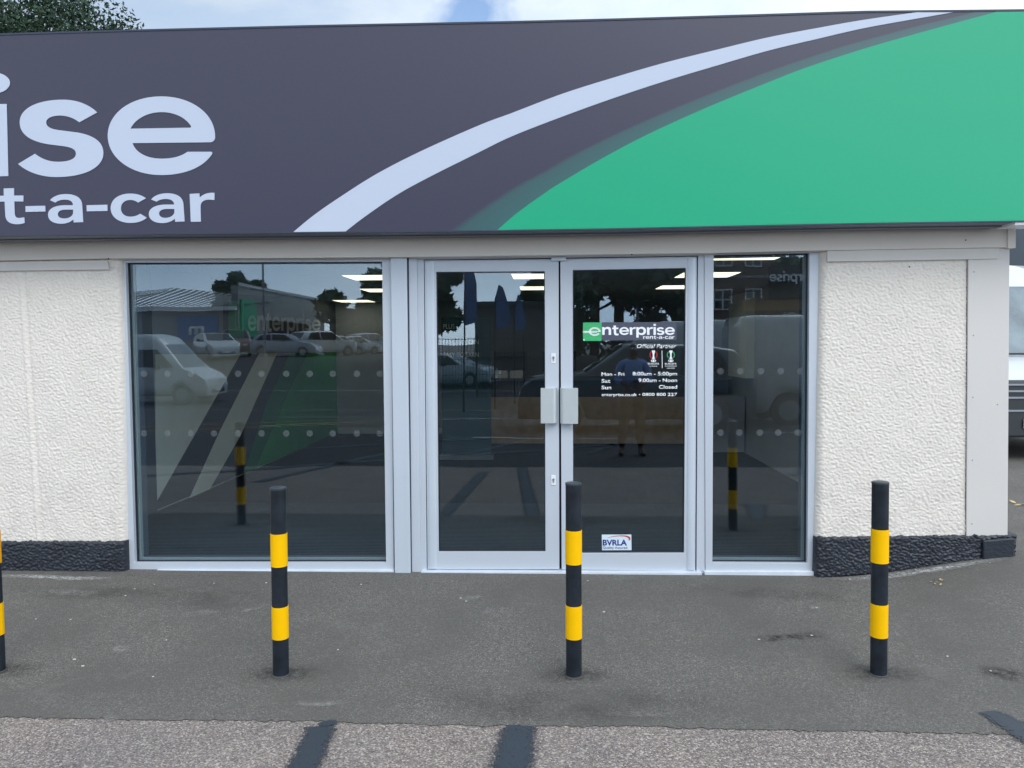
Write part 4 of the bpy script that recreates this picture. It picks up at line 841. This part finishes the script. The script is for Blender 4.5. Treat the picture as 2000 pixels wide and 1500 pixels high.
# ---------------------------------------------------------------- vehicles
def interp(tab, x):
    if x <= tab[0][0]: return tab[0][1]
    for (a, b), (c, d) in zip(tab, tab[1:]):
        if x <= c: return b+(d-b)*(x-a)/(c-a)
    return tab[-1][1]
def vehicle(name, label, cat, loc, heading, paint, L_, W_, top, bot, belt, glass, screen, wheels, wr, group=None, tumble=.82, extra=None, scr_mat='glassdark'):
    """side profile along local +x = front; loc on the ground; heading = direction of the nose"""
    t = empty(name, loc, label, cat, group); t.rotation_euler = (0, 0, heading)
    hw0 = W_/2
    def hw(x, z):
        e = min(x+L_/2, L_/2-x); w = hw0*(1-.16*max(0, 1-e/.45)**2)
        zt = interp(top, x)
        if z > belt: w *= 1-(1-tumble)*min(1, (z-belt)/max(.01, MAXZ-belt))
        elif z < bot+.25: w *= .93+.07*(z-bot)/.25
        return w
    MAXZ = max(b for a, b in top)
    bm = bmesh.new(); n = 64; secs = []
    for i in range(n+1):
        x = -L_/2+L_*i/n; zt = interp(top, x); zb = bot
        for wx in wheels:
            if abs(x-wx) < wr*1.15: zb = max(zb, math.sqrt((wr*1.15)**2-(x-wx)**2)+wr*.95)
        zb = min(zb, zt-.15)
        zs = [zb, zb+(min(belt, zt)-zb)*.35, min(belt, zt)-.06 if zt <= belt+.08 else belt]
        zs += [zs[-1]+(zt-zs[-1])*q for q in (.5, .86)]
        sec = [(hw(x, z), z) for z in zs]; wl = sec[-1][0]; sec += [(wl*.90, zt-.02*(1)), (wl*.5, zt)]
        secs.append([bm.verts.new((x, -a, b)) for a, b in sec] + [bm.verts.new((x, a, b)) for a, b in sec[::-1]])
    m_ = len(secs[0])
    for a, b in zip(secs, secs[1:]):
        for k in range(m_): bm.faces.new((a[k], b[k], b[(k+1) % m_], a[(k+1) % m_]))
    bm.faces.new(secs[0]); bm.faces.new(secs[-1][::-1])
    o = obj('body', bm, paint, t, local=True, smooth=True)
    for p in o.data.polygons: p.use_smooth = len(p.vertices) == 4
    for poly in glass:
        for s in (-1, 1):
            bm = bmesh.new(); k = 8; q = []
            for (x0, z0), (x1, z1) in zip(poly, poly[1:]+poly[:1]):
                q += [(x0+(x1-x0)*j/3, z0+(z1-z0)*j/3) for j in range(3)]
            shape(bm, [q], lambda x, z: Vector((x, s*(hw(x, z)+.006), z)), (0, -s*.004, 0)); obj('side_window', bm, M['glassdark'], t, local=True)
    for (xa, xb) in screen:
        bm = bmesh.new(); rows = []
        for j in range(9):
            x = xa+(xb-xa)*j/8; z = interp(top, x); w = hw(x, z)*.84; dn = .006
            rows.append([bm.verts.new((x+(.008 if xa > 0 else -.008), w*q/4, z+dn - .012*(q/4)**2)) for q in range(-4, 5)])
        for a, b in zip(rows, rows[1:]):
            for k in range(8): bm.faces.new((a[k], a[k+1], b[k+1], b[k]))
        obj('windscreen' if xa > 0 else 'rear_window', bm, M[scr_mat], t, local=True, smooth=True)
    for wx in wheels:
        for s in (-1, 1):
            w = empty('wheel', (wx, s*(hw0-.11), wr), parent=t)
            bm = bmesh.new(); tube(bm, [(0, -.10, 0), (0, -.085, 0), (0, .085, 0), (0, .10, 0)], [wr*.93, wr, wr, wr*.93], 28); obj('tyre', bm, M['rubber'], w, local=True)
            bm = bmesh.new(); tube(bm, [(0, s*.101, 0), (0, s*.106, 0)], wr*.62, 20)
            for k in range(5):
                a = k*2*math.pi/5; c = Vector((math.cos(a), 0, math.sin(a))); bmesh.ops.create_cube(bm, size=.06, matrix=Matrix.Translation(c*wr*.33+Vector((0, s*.11, 0))))
            obj('rim', bm, M['rim'], w, local=True)
    nz = interp(top, L_/2-.05)
    for s in (-1, 1):
        bm = bmesh.new(); x = L_/2; box(bm, (x-.30, s*hw0*.60-.16, nz-.22), (x-.02, s*hw0*.60+.16, nz-.09)); obj('headlight', bm, M['lamp'], t, local=True, bevel=.02)
        bm = bmesh.new(); box(bm, (-x-.008, s*hw0*.68-.12, belt-.28), (-x+.12, s*hw0*.68+.12, belt-.02)); obj('tail_light', bm, M['taillamp'], t, local=True, bevel=.015)
        bm = bmesh.new(); mx_ = screen[0][1]-.12 if screen else .8; box(bm, (mx_-.08, s*(hw0+.11)-.1, belt+.02), (mx_+.05, s*(hw0+.11)+.08, belt+.18)); obj('wing_mirror', bm, M['plastic'], t, local=True, bevel=.02)
    bm = bmesh.new(); box(bm, (L_/2-.10, -hw0*.55, bot+.08), (L_/2+.012, hw0*.55, nz-.28)); obj('grille', bm, M['plastic'], t, local=True, bevel=.01)
    bm = bmesh.new(); box(bm, (L_/2+.013, -.26, bot+.14), (L_/2+.022, .26, bot+.25)); obj('number_plate', bm, M['white'], t, local=True)
    if extra: extra(t)
    return t
def car(label, x, y, head, paint, kind='hatch', group='cars parked across the lot'):
    if kind == 'hatch':
        top = [(-2.1, .85), (-2.05, 1.0), (-1.55, 1.36), (-.9, 1.46), (.1, 1.46), (.95, 1.02), (1.7, .88), (2.05, .70), (2.1, .5)]
        return vehicle('parked_car', label, 'car', (x, y, gz(x, y)), head, paint, 4.2, 1.78, top, .2, .92, [[(-1.65, .97), (-1.35, 1.32), (-.75, 1.40), (-.7, .96)], [(-.62, .96), (-.64, 1.40), (.15, 1.38), (.75, .98)]], [(.93, .15), (-2.0, -1.6)], (-1.3, 1.28), .31, group)
    top = [(-2.3, .95), (-2.25, 1.15), (-1.9, 1.62), (-1.2, 1.72), (.2, 1.72), (1.0, 1.18), (2.0, 1.04), (2.28, .85), (2.3, .6)]
    return vehicle('parked_car', label, 'car', (x, y, gz(x, y)), head, paint, 4.6, 1.9, top, .26, 1.08, [[(-1.85, 1.14), (-1.55, 1.56), (-.85, 1.64), (-.8, 1.12)], [(-.72, 1.12), (-.75, 1.64), (.22, 1.62), (.85, 1.16)]], [(.98, .25), (-2.2, -1.92)], (-1.4, 1.4), .36, group)
def van(label, x, y, head, paint, extra=None, H=2.5, group=None, nosemat=None):
    top = [(-2.75, H-.25), (-2.7, H-.04), (-2.4, H), (.55, H), (.95, H-.12), (1.3, H-.45), (1.95, 1.28), (2.45, 1.08), (2.68, .88), (2.75, .6)]
    return vehicle('white_van' if paint == PA['white'] else 'parked_van', label, 'van', (x, y, gz(x, y)), head, paint, 5.5, 2.02, top, .3, 1.22, [[(.35, 1.3), (.40, 1.92), (1.02, 1.92), (1.62, 1.30)]], [(1.93, 1.22)], (-1.75, 1.85), .35, group, tumble=.88, extra=extra, scr_mat='glassgrey')
PA = {k: mat('car_paint_'+k, c, .28, .1, spec=.6, coat=.7) for k, c in (('white', (.62, .65, .67)), ('silver', (.34, .40, .50)), ('red', (.10, .012, .015)), ('black', (.012, .014, .018)), ('slate', (.07, .09, .11)), ('grey', (.45, .47, .49)), ('paleblue', (.45, .5, .56)))}
# the van beyond the corner of the building: only a sliver of its front shows
def van_front(t):
    bm = bmesh.new(); box(bm, (2.62, -.92, .30), (2.80, .92, 1.0)); obj('bumper', bm, M['plastic'], t, local=True, bevel=.03)
    for z in (.78, .86, .94, .62):
        bm = bmesh.new(); box(bm, (2.80, -.90, z), (2.815, .90, z+.022)); obj('grille_slat', bm, M['steel'], t, local=True)
    bm = bmesh.new(); box(bm, (1.96, -.75, 1.30), (1.99, .75, 1.325)); obj('wiper', bm, M['plastic'], t, local=True)
    bm = bmesh.new(); box(bm, (2.816, -.62, .42), (2.826, -.12, .53)); obj('number_plate', bm, M['white'], t, local=True)
def behind():
    # depth chosen from its size; nose towards the camera
    x0 = P(1972, 700, 4.2).x; t = van('white van parked nose-out beyond the right corner of the office', x0+.80, 7.0, R(-90), PA['white'], extra=van_front, H=2.62)
    return t
behind()
bm = bmesh.new(); 
# dark slatted store behind the van
sx = P(1984, 460, 11).x
t = empty('storage_shed', (sx+3, 12, .17), 'dark blue-grey shed with a pale eaves strip behind the white van', 'shed')
bm = bmesh.new(); box(bm, (sx-1.5, 11, .1), (sx+8, 15, 4.2)); obj('wall', bm, mat('shed_cladding', (.035, .05, .07), .5, var=(1.5, .2)), t)
bm = bmesh.new(); box(bm, (sx-1.6, 10.9, 4.2), (sx+8.1, 15.1, 4.4)); obj('eaves', bm, M['white'], t)

# reflected in the glass: things standing behind the camera
def refl(px, depth): return (px-1063)/1500*depth, -(depth-5.4)
def tstep(x, y): return gz(x, y)
x, y = refl(430, 27); van('white high-roof van parked side-on, mirrored in the wide window', x-3.1, y, 0, PA['white'], H=2.45)
for px, dep, hd, pt, kd, lab in ((552, 48, 0, 'silver', 'hatch', 'silver hatchback parked side-on, mirrored in the middle of the wide window'),
        (450, 50, 1.2, 'red', 'suv', 'dark red tall car mirrored left of the silver hatchback'),
        (410, 46, .9, 'white', 'hatch', 'white hatchback mirrored just above the van bonnet'),
        (625, 52, -.9, 'white', 'suv', 'white tall car mirrored right of the silver hatchback'),
        (655, 56, -.8, 'paleblue', 'hatch', 'pale blue hatchback at the left end of the far row'),
        (690, 60, -.8, 'white', 'hatch', 'white hatchback in the middle of the far row'),
        (722, 64, -.8, 'silver', 'suv', 'silver tall car at the right end of the far row'),
        (880, 34, .3, 'paleblue', 'hatch', 'pale blue car behind the mesh fence, mirrored in the left door leaf')):
    x, y = refl(px, dep); car(lab, x, y, hd, PA[pt], kd)
x, y = refl(1235, 15.5); car('dark tall car parked side-on just behind the person in blue', x, y, math.pi, PA['slate'], 'suv')
x, y = refl(1300, 20.5); van('dark grey van parked side-on behind the dark tall car', x+.4, y, math.pi, PA['grey'], H=2.5)
x, y = refl(1500, 17.0); van('dark van mirrored at the right of the narrow window', x+1.9, y, 0, PA['grey'], H=2.35)

# buildings across the lot
def gable(name, label, x0, x1, y, dep, eave, ridge, rx, wallm, roofm):
    t = empty(name, ((x0+x1)/2, y, 0), label, 'building')
    bm = bmesh.new(); prism(bm, [(x0, y, -.5), (x1, y, -.5), (x1, y, eave), (rx, y, ridge), (x0, y, eave)], (0, -dep, 0)); obj('wall', bm, wallm, t)
    bm = bmesh.new(); n = 60
    for (a, za, b, zb) in ((x0-.4, eave-.1, rx, ridge), (rx, ridge, x1+.4, eave-.1)):
        for k in range(n):
            u, v = k/n, (k+.6)/n; prism(bm, [(a+(b-a)*u, y+.5, za+(zb-za)*u+.06), (a+(b-a)*v, y+.5, za+(zb-za)*v+.06), (a+(b-a)*v, y+.5, za+(zb-za)*v+.16), (a+(b-a)*u, y+.5, za+(zb-za)*u+.16)], (0, -dep-.5, 0))
        prism(bm, [(a, y+.45, za+.02), (b, y+.45, zb+.02), (b, y+.45, zb+.1), (a, y+.45, za+.1)], (0, -dep-.4, 0))
    obj('roof', bm, roofm, t); return t
M['shedwall'] = mat('pale_cladding', (.30, .31, .31), .6, var=(.5, .08)); M['shedroof'] = mat('sheet_roof', (.22, .225, .22), .5); M['brick'] = mat('dark_brick', (.17, .12, .11), .8, var=(3, .2))
# left warehouse with hipped roof towards us
xa = (235-1063)/1500*66; xb = (455-1063)/1500*66
t = empty('warehouse', ((xa+xb)/2, -60, 0), 'grey warehouse with corrugated sloping roof, mirrored at the left of the wide window', 'building')
bm = bmesh.new(); box(bm, (xa-8, -78, -.5), (xb, -60, 4.6)); obj('wall', bm, M['shedwall'], t)
bm = bmesh.new(); box(bm, (xa-8.3, -59.7, 4.6), (xb+.3, -59.4, 4.95)); obj('eaves_board', bm, M['white'], t)
bm = bmesh.new(); n = 30
for k in range(n):
    u0 = k/n; u1 = (k+.62)/n; X0 = xa-8.4+(xb+.4-xa+8.4)*u0; X1 = xa-8.4+(xb+.4-xa+8.4)*u1
    rx = (315-1063)/1500*72; top = lambda X: 7.2-abs(X-rx)*.14
    prism(bm, [(X0, -59.4, 4.96), (X1, -59.4, 4.96), (X1, -59.4, 5.1), (X0, -59.4, 5.1)], (0, 0, .001)) if False else None
    v = [bm.verts.new(p) for p in ((X0, -59.5, 5.02), (X1, -59.5, 5.02), (X1, -68, top(X1)+.12), (X0, -68, top(X0)+.12))]; bm.faces.new(v)
    X2 = xa-8.4+(xb+.4-xa+8.4)*(k+1)/n; v = [bm.verts.new(p) for p in ((X1, -59.5, 4.97), (X2, -59.5, 4.97), (X2, -68, top(X2)-.1), (X1, -68, top(X1)-.1))]; bm.faces.new(v)
obj('roof', bm, M['shedroof'], t)
bx0, bx1 = (333-1063)/1500*65.3, (415-1063)/1500*65.3
bm = bmesh.new(); box(bm, (bx0, -59.95, 2.0), (bx1, -59.8, 4.15)); s_ = obj('blue_sign', bm, mat('blue_sign', (.06, .16, .42), .5), t)
to_mesh_text('sign_letter', 'm', lambda u, v: Vector((bx0+2.5-1.4*u, -59.76, 2.5+1.1*v)), M['text_white'], t, off=.03, vec=(0, .02, 0))
# long parapet shed running away to the right
t = empty('retail_unit', ((455-1063)/1500*64, -58, 0), 'long grey retail unit with green corner panel, mirrored behind the silver hatchback', 'building')
q = [(-26.62, -60.3), (-26.6, -86.6)]
def wallq(name, a, b, z0, z1, mt, off=0.0):
    bm = bmesh.new(); d = (Vector(b)-Vector(a)).normalized(); nn = Vector((-d.y, d.x)); nn = nn if nn.x > 0 else -nn
    pa, pb = Vector(a)+nn*off, Vector(b)+nn*off; prism(bm, [(pa.x, pa.y, z0), (pb.x, pb.y, z0), (pb.x, pb.y, z1), (pa.x, pa.y, z1)], (-nn.x*(.1 if off else .6), -nn.y*(.1 if off else .6), 0)); return obj(name, bm, mt, t)
wallq('wall', q[0], q[1], -.5, 6.8, M['shedwall'])
wallq('parapet_cap', q[0], q[1], 6.8, 7.1, M['steel'], .1)
A_ = Vector(q[0]); B_ = Vector(q[1])
wallq('green_panel', A_.lerp(B_, .02), A_.lerp(B_, .16), .6, 5.6, M['sgreen'], .12)
wallq('shop_window', A_.lerp(B_, .25), A_.lerp(B_, .75), 1.0, 4.0, M['glassdark'], .12)
t = empty('low_shop', ((700-1063)/1500*95, -92, 0), 'low brown shop row mirrored at the right of the wide window', 'building')
bm = bmesh.new(); box(bm, ((640-1063)/1500*95, -96, -.5), ((775-1063)/1500*95, -89.6, 6.0)); obj('wall', bm, mat('brown_render', (.16, .15, .145), .8), t)
bm = bmesh.new(); box(bm, ((650-1063)/1500*94, -89.5, 4.6), ((760-1063)/1500*94, -89.3, 6.1)); obj('fascia', bm, M['plastic'], t)
t = empty('grey_hall', ((1000-1063)/1500*46, -41, 0), 'plain grey hall behind the mesh fence, mirrored in the left door leaf', 'building')
bm = bmesh.new(); box(bm, ((925-1063)/1500*46, -48, 0), ((1075-1063)/1500*46, -41, 3.9)); obj('wall', bm, mat('hall_render', (.30, .29, .28), .8), t)
bm = bmesh.new(); box(bm, ((920-1063)/1500*46, -48.3, 3.9), ((1080-1063)/1500*46, -40.8, 4.15)); obj('roof', bm, M['shedroof'], t)
# brick block at the right
bxa, bxb = (1380-1063)/1500*44, (1505-1063)/1500*44
t = empty('brick_block', ((bxa+bxb)/2, -39, 0), 'three-storey dark brick block with white windows, mirrored high in the narrow window', 'building')
bm = bmesh.new(); box(bm, (bxa, -48, -.5), (bxb, -39, 9.5)); obj('wall', bm, M['brick'], t)
bm = bmesh.new(); box(bm, (bxa-.2, -48.2, 9.5), (bxb+.2, -38.8, 9.75)); obj('roof', bm, M['steel'], t)
for i in range(2):
    for z in (1.6, 4.1, 6.6):
        wx = bxa+.9+i*1.7; wd_ = empty('window', (wx, -39, z), parent=t)
        bm = bmesh.new(); box(bm, (wx-.5, -38.98, z-.6), (wx+.5, -38.90, z+.6)); obj('frame', bm, M['white'], wd_)
        for sx_ in (-1, 1):
            for sz in (-1, 1):
                bm = bmesh.new(); box(bm, (wx+sx_*.235-.19, -38.899, z+sz*.28-.24), (wx+sx_*.235+.19, -38.89, z+sz*.28+.24)); obj('glass_pane', bm, M['glassdark'], wd_)
for z in (2.85, 5.35, 7.9):
    bm = bmesh.new(); box(bm, (bxa, -38.995, z), (bxb, -38.95, z+.14)); obj('band_course', bm, M['shedwall'], t)
# partner unit with sign at far right
ux0, ux1 = (1470-1063)/1500*31, (1690-1063)/1500*31
t = empty('sign_unit', ((ux0+ux1)/2, -25.6, 0), 'dark flat-roofed unit with a large white wordmark, mirrored at the right of the narrow window', 'building')
bm = bmesh.new(); box(bm, (ux0, -30, -.5), (ux1, -25.8, 3.4)); obj('wall', bm, mat('unit_wall', (.10, .10, .11), .7), t)
bm = bmesh.new(); box(bm, (ux0+.6, -25.8, 3.4), (ux1, -25.5, 4.7)); obj('fascia', bm, M['plastic'], t)
bm = bmesh.new(); box(bm, (ux0-.5, -25.79, 2.9), (ux1-.9, -25.45, 3.3)); obj('canopy', bm, mat('timber_canopy', (.22, .12, .05), .6), t)
wxr = (1497-1063)/1500*30.9
bm = bmesh.new(); word(bm, 'enterprise', lambda u, v: Vector((wxr+2.35*(1-u), -25.44, 4.08+.30*v)), (0, .03, 0)); obj('wordmark', bm, M['text_white'], t)
to_mesh_text('club_text', 'CarClub', lambda u, v: Vector((wxr+1.45-.95*u, -25.44, 2.62+.22*v)), M['text_white'], t, off=.02, vec=(0, .02, 0))
# mesh fence
t = empty('mesh_fence', (-1.5, -24, 0), 'tall green wire mesh fence mirrored in the left door leaf', 'fence')
fz = gz(0, -24)
bm = bmesh.new()
for k in range(46):
    x = -4.4+k*.12; tube(bm, [(x, -24, fz), (x, -24, fz+2.3)], .008, 5)
for z in (.15, .9, 1.5, 2.25): tube(bm, [(-4.4, -24, fz+z), (1.0, -24, fz+z)], .012, 5)
obj('mesh_panel', bm, M['plastic'], t)
for x in (-4.4, -2.6, -.8, 1.0):
    bm = bmesh.new(); tube(bm, [(x, -24.05, fz), (x, -24.05, fz+2.4)], .035, 8); obj('fence_post', bm, M['plastic'], t)
# feather flags
def flag(px, dep, ztop, w, label):
    x, y = refl(px, dep); z0 = gz(x, y); t = empty('feather_flag', (x, y, z0), label, 'flag', 'blue feather flags')
    bm = bmesh.new(); tube(bm, [(x, y, z0), (x, y, z0+2), (x+.02, y, ztop-.5), (x+.15, y, ztop)], [.03, .025, .018, .01], 8); obj('pole', bm, M['plastic'], t)
    bm = bmesh.new(); pts = [(x+.02, z0+2.5), (x+w*.9, z0+2.6), (x+w, z0+2.9), (x+w*.95, ztop-.8), (x+w*.55, ztop-.1), (x+.15, ztop), (x+.03, ztop-.5)]
    shape(bm, [pts], lambda a, b: Vector((a, y-.01+.05*math.sin((b-z0)*4)*(a-x), b)), (0, .006, 0)); obj('cloth', bm, mat('flag_blue', (.10, .16, .34), .6), t)
flag(905, 22, 4.2, .38, 'dark blue feather flag mirrored at the left in the left door leaf')
flag(966, 24, 3.5, .5, 'dark blue feather flag mirrored in the middle of the left door leaf')
flag(1004, 26, 3.3, .42, 'dark blue feather flag mirrored at the right in the left door leaf')
# lamp posts
def lamp(px, dep, h, label):
    x, y = refl(px, dep); z0 = gz(x, y); t = empty('lamp_post', (x, y, z0), label, 'lamp post', 'lamp posts in the lot')
    bm = bmesh.new(); tube(bm, [(x, y, z0), (x, y, z0+1.2), (x, y, z0+h)], [.1, .07, .05], 10); obj('pole', bm, M['steel'], t)
    bm = bmesh.new(); tube(bm, [(x, y, z0+h-.05), (x+.9, y, z0+h+.05)], .03, 8); obj('arm', bm, M['steel'], t)
    bm = bmesh.new(); box(bm, (x+.8, y-.12, z0+h), (x+1.35, y+.12, z0+h+.1)); obj('lantern', bm, M['steel'], t, bevel=.03)
lamp(508, 40, 6.2, 'tall grey lamp post mirrored in the wide window'); lamp(1244, 38, 4.6, 'grey lamp post mirrored in the right door leaf')

# ---------------------------------------------------------------- trees
def leafmat(name, c):
    m = mat(name, c, .6, spec=.3); nt = m.node_tree; N = nt.nodes; L = nt.links; b = N['Principled BSDF']
    g = N.new('ShaderNodeNewGeometry'); r = N.new('ShaderNodeMapRange'); r.inputs[3].default_value = .7; r.inputs[4].default_value = 1.3; L.new(g.outputs['Random Per Island'], r.inputs[0])
    s = N.new('ShaderNodeVectorMath'); s.operation = 'SCALE'; s.inputs[0].default_value = c; L.new(r.outputs[0], s.inputs['Scale']); L.new(s.outputs[0], b.inputs['Base Color']); return m
M['leaf'] = leafmat('green_leaves', (.030, .062, .034)); M['leafdk'] = leafmat('dark_leaves', (.085, .14, .095))
def tree(label, x, y, z0, h, r, leaves, lsize, mt, seed, blobs=26, cut=None, group='trees round the lot', squash=.8):
    rd = random.Random(seed); t = empty('tree', (x, y, z0), label, 'tree', group)
    bm = bmesh.new(); tube(bm, [(x, y, z0-.1), (x+.1, y, z0+h*.3), (x-.05, y, z0+h*.6), (x, y, z0+h*.85)], [h*.028, h*.022, h*.013, h*.004], 10)
    cs = []
    for k in range(blobs):
        while True:
            v = Vector((rd.uniform(-1, 1), rd.uniform(-1, 1), rd.uniform(-1, 1)))
            if v.length < 1: break
        c = Vector((x, y, z0+h-r*squash)) + Vector((v.x*r, v.y*r, v.z*r*squash)); cs.append((c, r*rd.uniform(.18, .36)))
        a = Vector((x, y, z0+h*rd.uniform(.3, .6))); tube(bm, [a, a.lerp(c, .5)+Vector((0, 0, .15)), c], [h*.009, h*.006, h*.0015], 5)
    obj('trunk', bm, M['trunk'], t)
    bm = bmesh.new()
    for k in range(leaves):
        c, rr = rd.choice(cs); d = Vector((rd.gauss(0, 1), rd.gauss(0, 1), rd.gauss(0, 1))).normalized()*rr*rd.random()**.35
        p = c+d; nrm = Vector((rd.gauss(0, 1), rd.gauss(0, 1), rd.gauss(0, 1)+.6)).normalized(); u, v = rot_frame(nrm); a = rd.uniform(0, 6.28); s = lsize*rd.uniform(.6, 1.3)
        U = (u*math.cos(a)+v*math.sin(a))*s; V = (v*math.cos(a)-u*math.sin(a))*s*.45
        bm.faces.new([bm.verts.new(q) for q in (p-U, p-U*.2-V, p+U, p-U*.2+V)])
    obj('crown', bm, mt, t, normals=False); return t
tx = P(15, 30, 9).x
tree('tall leafy green tree rising behind the left end of the sign', tx-2.0, 9.5+1.5, 0, 10.4, 3.1, 110000, .05, M['leaf'], 5, blobs=60, group='trees round the lot', squash=1.2)
for i, (px, dep, h, r, lab) in enumerate(((838, 44, 7.6, 2.0, 'dark round tree mirrored at the left in the left door leaf'), (1160, 52, 12.5, 3.2, 'dark tree mirrored at the left in the right door leaf'),
        (1205, 40, 11.5, 4.0, 'broad dark tree mirrored over the lettering of the right door leaf'), (1318, 47, 11.5, 2.2, 'dark tree mirrored at the right edge of the right door leaf'),
        (1530, 60, 7.6, 2.6, 'distant tree mirrored over the unit at the right of the narrow window'), (465, 100, 10.2, 3.0, 'distant tree mirrored over the long retail unit roof'),
        (715, 75, 7.5, 4.2, 'dark tree mirrored at the top right of the wide window'), (1052, 60, 6.0, 1.0, 'thin tree mirrored at the right edge of the left door leaf'))):
    x, y = refl(px, dep); tree(lab, x, y, gz(x, y), h, r*1.15, 16000, .26 if dep < 70 else .4, M['leafdk'], 30+i, blobs=40, squash=1.25)

# ---------------------------------------------------------------- person mirrored in the door
def person():
    d = 11.67; x, y = refl(1238, d); x0, y0 = x, y; z0 = gz(x, y)
    t = empty('person', (x0, y0, z0), 'person in blue shirt and dark trousers mirrored in the right door leaf', 'person')
    def skin(name, joints, edges, mt, par, sub=2):
        me = bpy.data.meshes.new(name); me.from_pydata([j[0] for j in joints], edges, []); me.materials.append(mt)
        o = bpy.data.objects.new(name, me); COL.objects.link(o); o.parent = par
        sk = o.modifiers.new('skin', 'SKIN'); sk.use_smooth_shade = True
        for v, j in zip(me.skin_vertices[0].data, joints): v.radius = (j[1], j[2] if len(j) > 2 else j[1])
        me.skin_vertices[0].data[0].use_root = True
        sb = o.modifiers.new('sub', 'SUBSURF'); sb.levels = sub; sb.render_levels = sub; return o
    skn = mat('skin', (.10, .05, .035), .5); sh = mat('shirt_blue', (.18, .27, .55), .8, bump=(30, .3, .01)); tr = mat('trousers', (.06, .05, .045), .85); shoe = mat('shoe_leather', (.02, .015, .012), .4)
    # body: faces +y (towards the windows)
    body = [((0, 0, .95), .13, .10), ((0, .0, 1.12), .135, .10), ((0, 0, 1.32), .16, .11), ((0, -.01, 1.43), .09, .08), ((0, .01, 1.50), .052), ((0, .03, 1.57), .075, .085), ((0, .035, 1.66), .072, .085),
            ((.19, -.01, 1.40), .055), ((.25, .0, 1.15), .042), ((.10, .22, 1.08), .033), ((-.19, -.01, 1.40), .055), ((-.25, .0, 1.15), .042), ((-.10, .22, 1.08), .033),
            ((.09, 0, .88), .095), ((.11, .02, .50), .062), ((.12, -.02, .09), .042), ((.14, .12, .045), .035), ((-.09, 0, .88), .095), ((-.15, .05, .50), .062), ((-.17, -.02, .09), .042), ((-.2, .12, .045), .035)]
    E = [(0, 1), (1, 2), (2, 3), (3, 4), (4, 5), (5, 6), (3, 7), (7, 8), (8, 9), (3, 10), (10, 11), (11, 12), (0, 13), (13, 14), (14, 15), (15, 16), (0, 17), (17, 18), (18, 19), (19, 20)]
    skin('body', body, E, skn, t)
    g = lambda k, s: (body[k][0],) + tuple(q+s for q in body[k][1:])
    skin('shirt', [((0, 0, .93), .15, .12), g(1, .018), g(2, .02), g(3, .015), ((0, 0, 1.465), .066), g(7, .02), g(8, .022), (Vector(body[8][0]).lerp(Vector(body[9][0]), .55), .045), g(10, .02), g(11, .022), (Vector(body[11][0]).lerp(Vector(body[12][0]), .55), .045)],
         [(0, 1), (1, 2), (2, 3), (3, 4), (3, 5), (5, 6), (6, 7), (3, 8), (8, 9), (9, 10)], sh, t)
    skin('trousers', [((0, 0, .96), .15, .12), g(13, .018), g(14, .025), ((.12, -.02, .12), .062), g(17, .018), g(18, .025), ((-.17, -.02, .12), .062)], [(0, 1), (1, 2), (2, 3), (0, 4), (4, 5), (5, 6)], tr, t)
    for s, fx in ((1, .12), (-1, -.17)):
        skin('shoe', [((fx, -.05, .05), .05, .045), ((fx*1.08, .06, .045), .05, .04), ((fx*1.2, .17, .035), .042, .03)], [(0, 1), (1, 2)], shoe, t)
    skin('hair', [((0, .0, 1.70), .075, .088), ((0, -.035, 1.62), .06, .06)], [(0, 1)], mat('hair_black', (.01, .008, .007), .7), t)
    bm = bmesh.new()
    for s in (-1, 1):
        bmesh.ops.create_uvsphere(bm, u_segments=8, v_segments=6, radius=.012, matrix=Matrix.Translation((s*.03, .112, 1.635)))
    obj('eyes', bm, M['white'], t, local=True, smooth=True)
    bm = bmesh.new(); bmesh.ops.create_cone(bm, segments=8, radius1=.016, radius2=.006, depth=.045, matrix=Matrix.Translation((0, .122, 1.605))); obj('nose', bm, skn, t, local=True, smooth=True)
    bm = bmesh.new(); box(bm, (-.022, .108, 1.565), (.022, .116, 1.572)); obj('mouth', bm, mat('lips', (.12, .04, .035), .5), t, local=True)
    for s in (-1, 1):
        b0 = Vector((s*.10, .22, 1.08)); js = [((b0.x, b0.y, b0.z), .024, .02), ((s*.07, .27, 1.085), .034, .018)]; ed = [(0, 1)]
        for k in range(4):
            a = Vector((s*(.065-.0), .285, 1.115-.021*k)); b = a+Vector((-s*.03, .018, .0)); c = b+Vector((-s*.024, -.012, 0)); i0 = len(js); js += [(tuple(a), .0095), (tuple(b), .0085), (tuple(c), .007)]; ed += [(1, i0), (i0, i0+1), (i0+1, i0+2)]
        a = Vector((s*.085, .255, 1.112)); i0 = len(js); js += [(tuple(a), .011), (tuple(a+Vector((-s*.025, .0, .028))), .009)]; ed += [(1, i0), (i0, i0+1)]
        skin('hand', js, ed, skn, t, 1)
    return t, x0, y0, z0
pt, px_, py_, pz_ = person()
bm = bmesh.new(); box(bm, (px_-.038, py_+.283, pz_+1.03), (px_+.038, py_+.291, pz_+1.17)); tag(obj('mobile_phone', bm, M['plastic'], bevel=.003), 'black mobile phone held at the waist by the person in blue', 'phone')

S.render.engine = 'CYCLES'
S.cycles.max_bounces = 8; S.cycles.transparent_max_bounces = 16
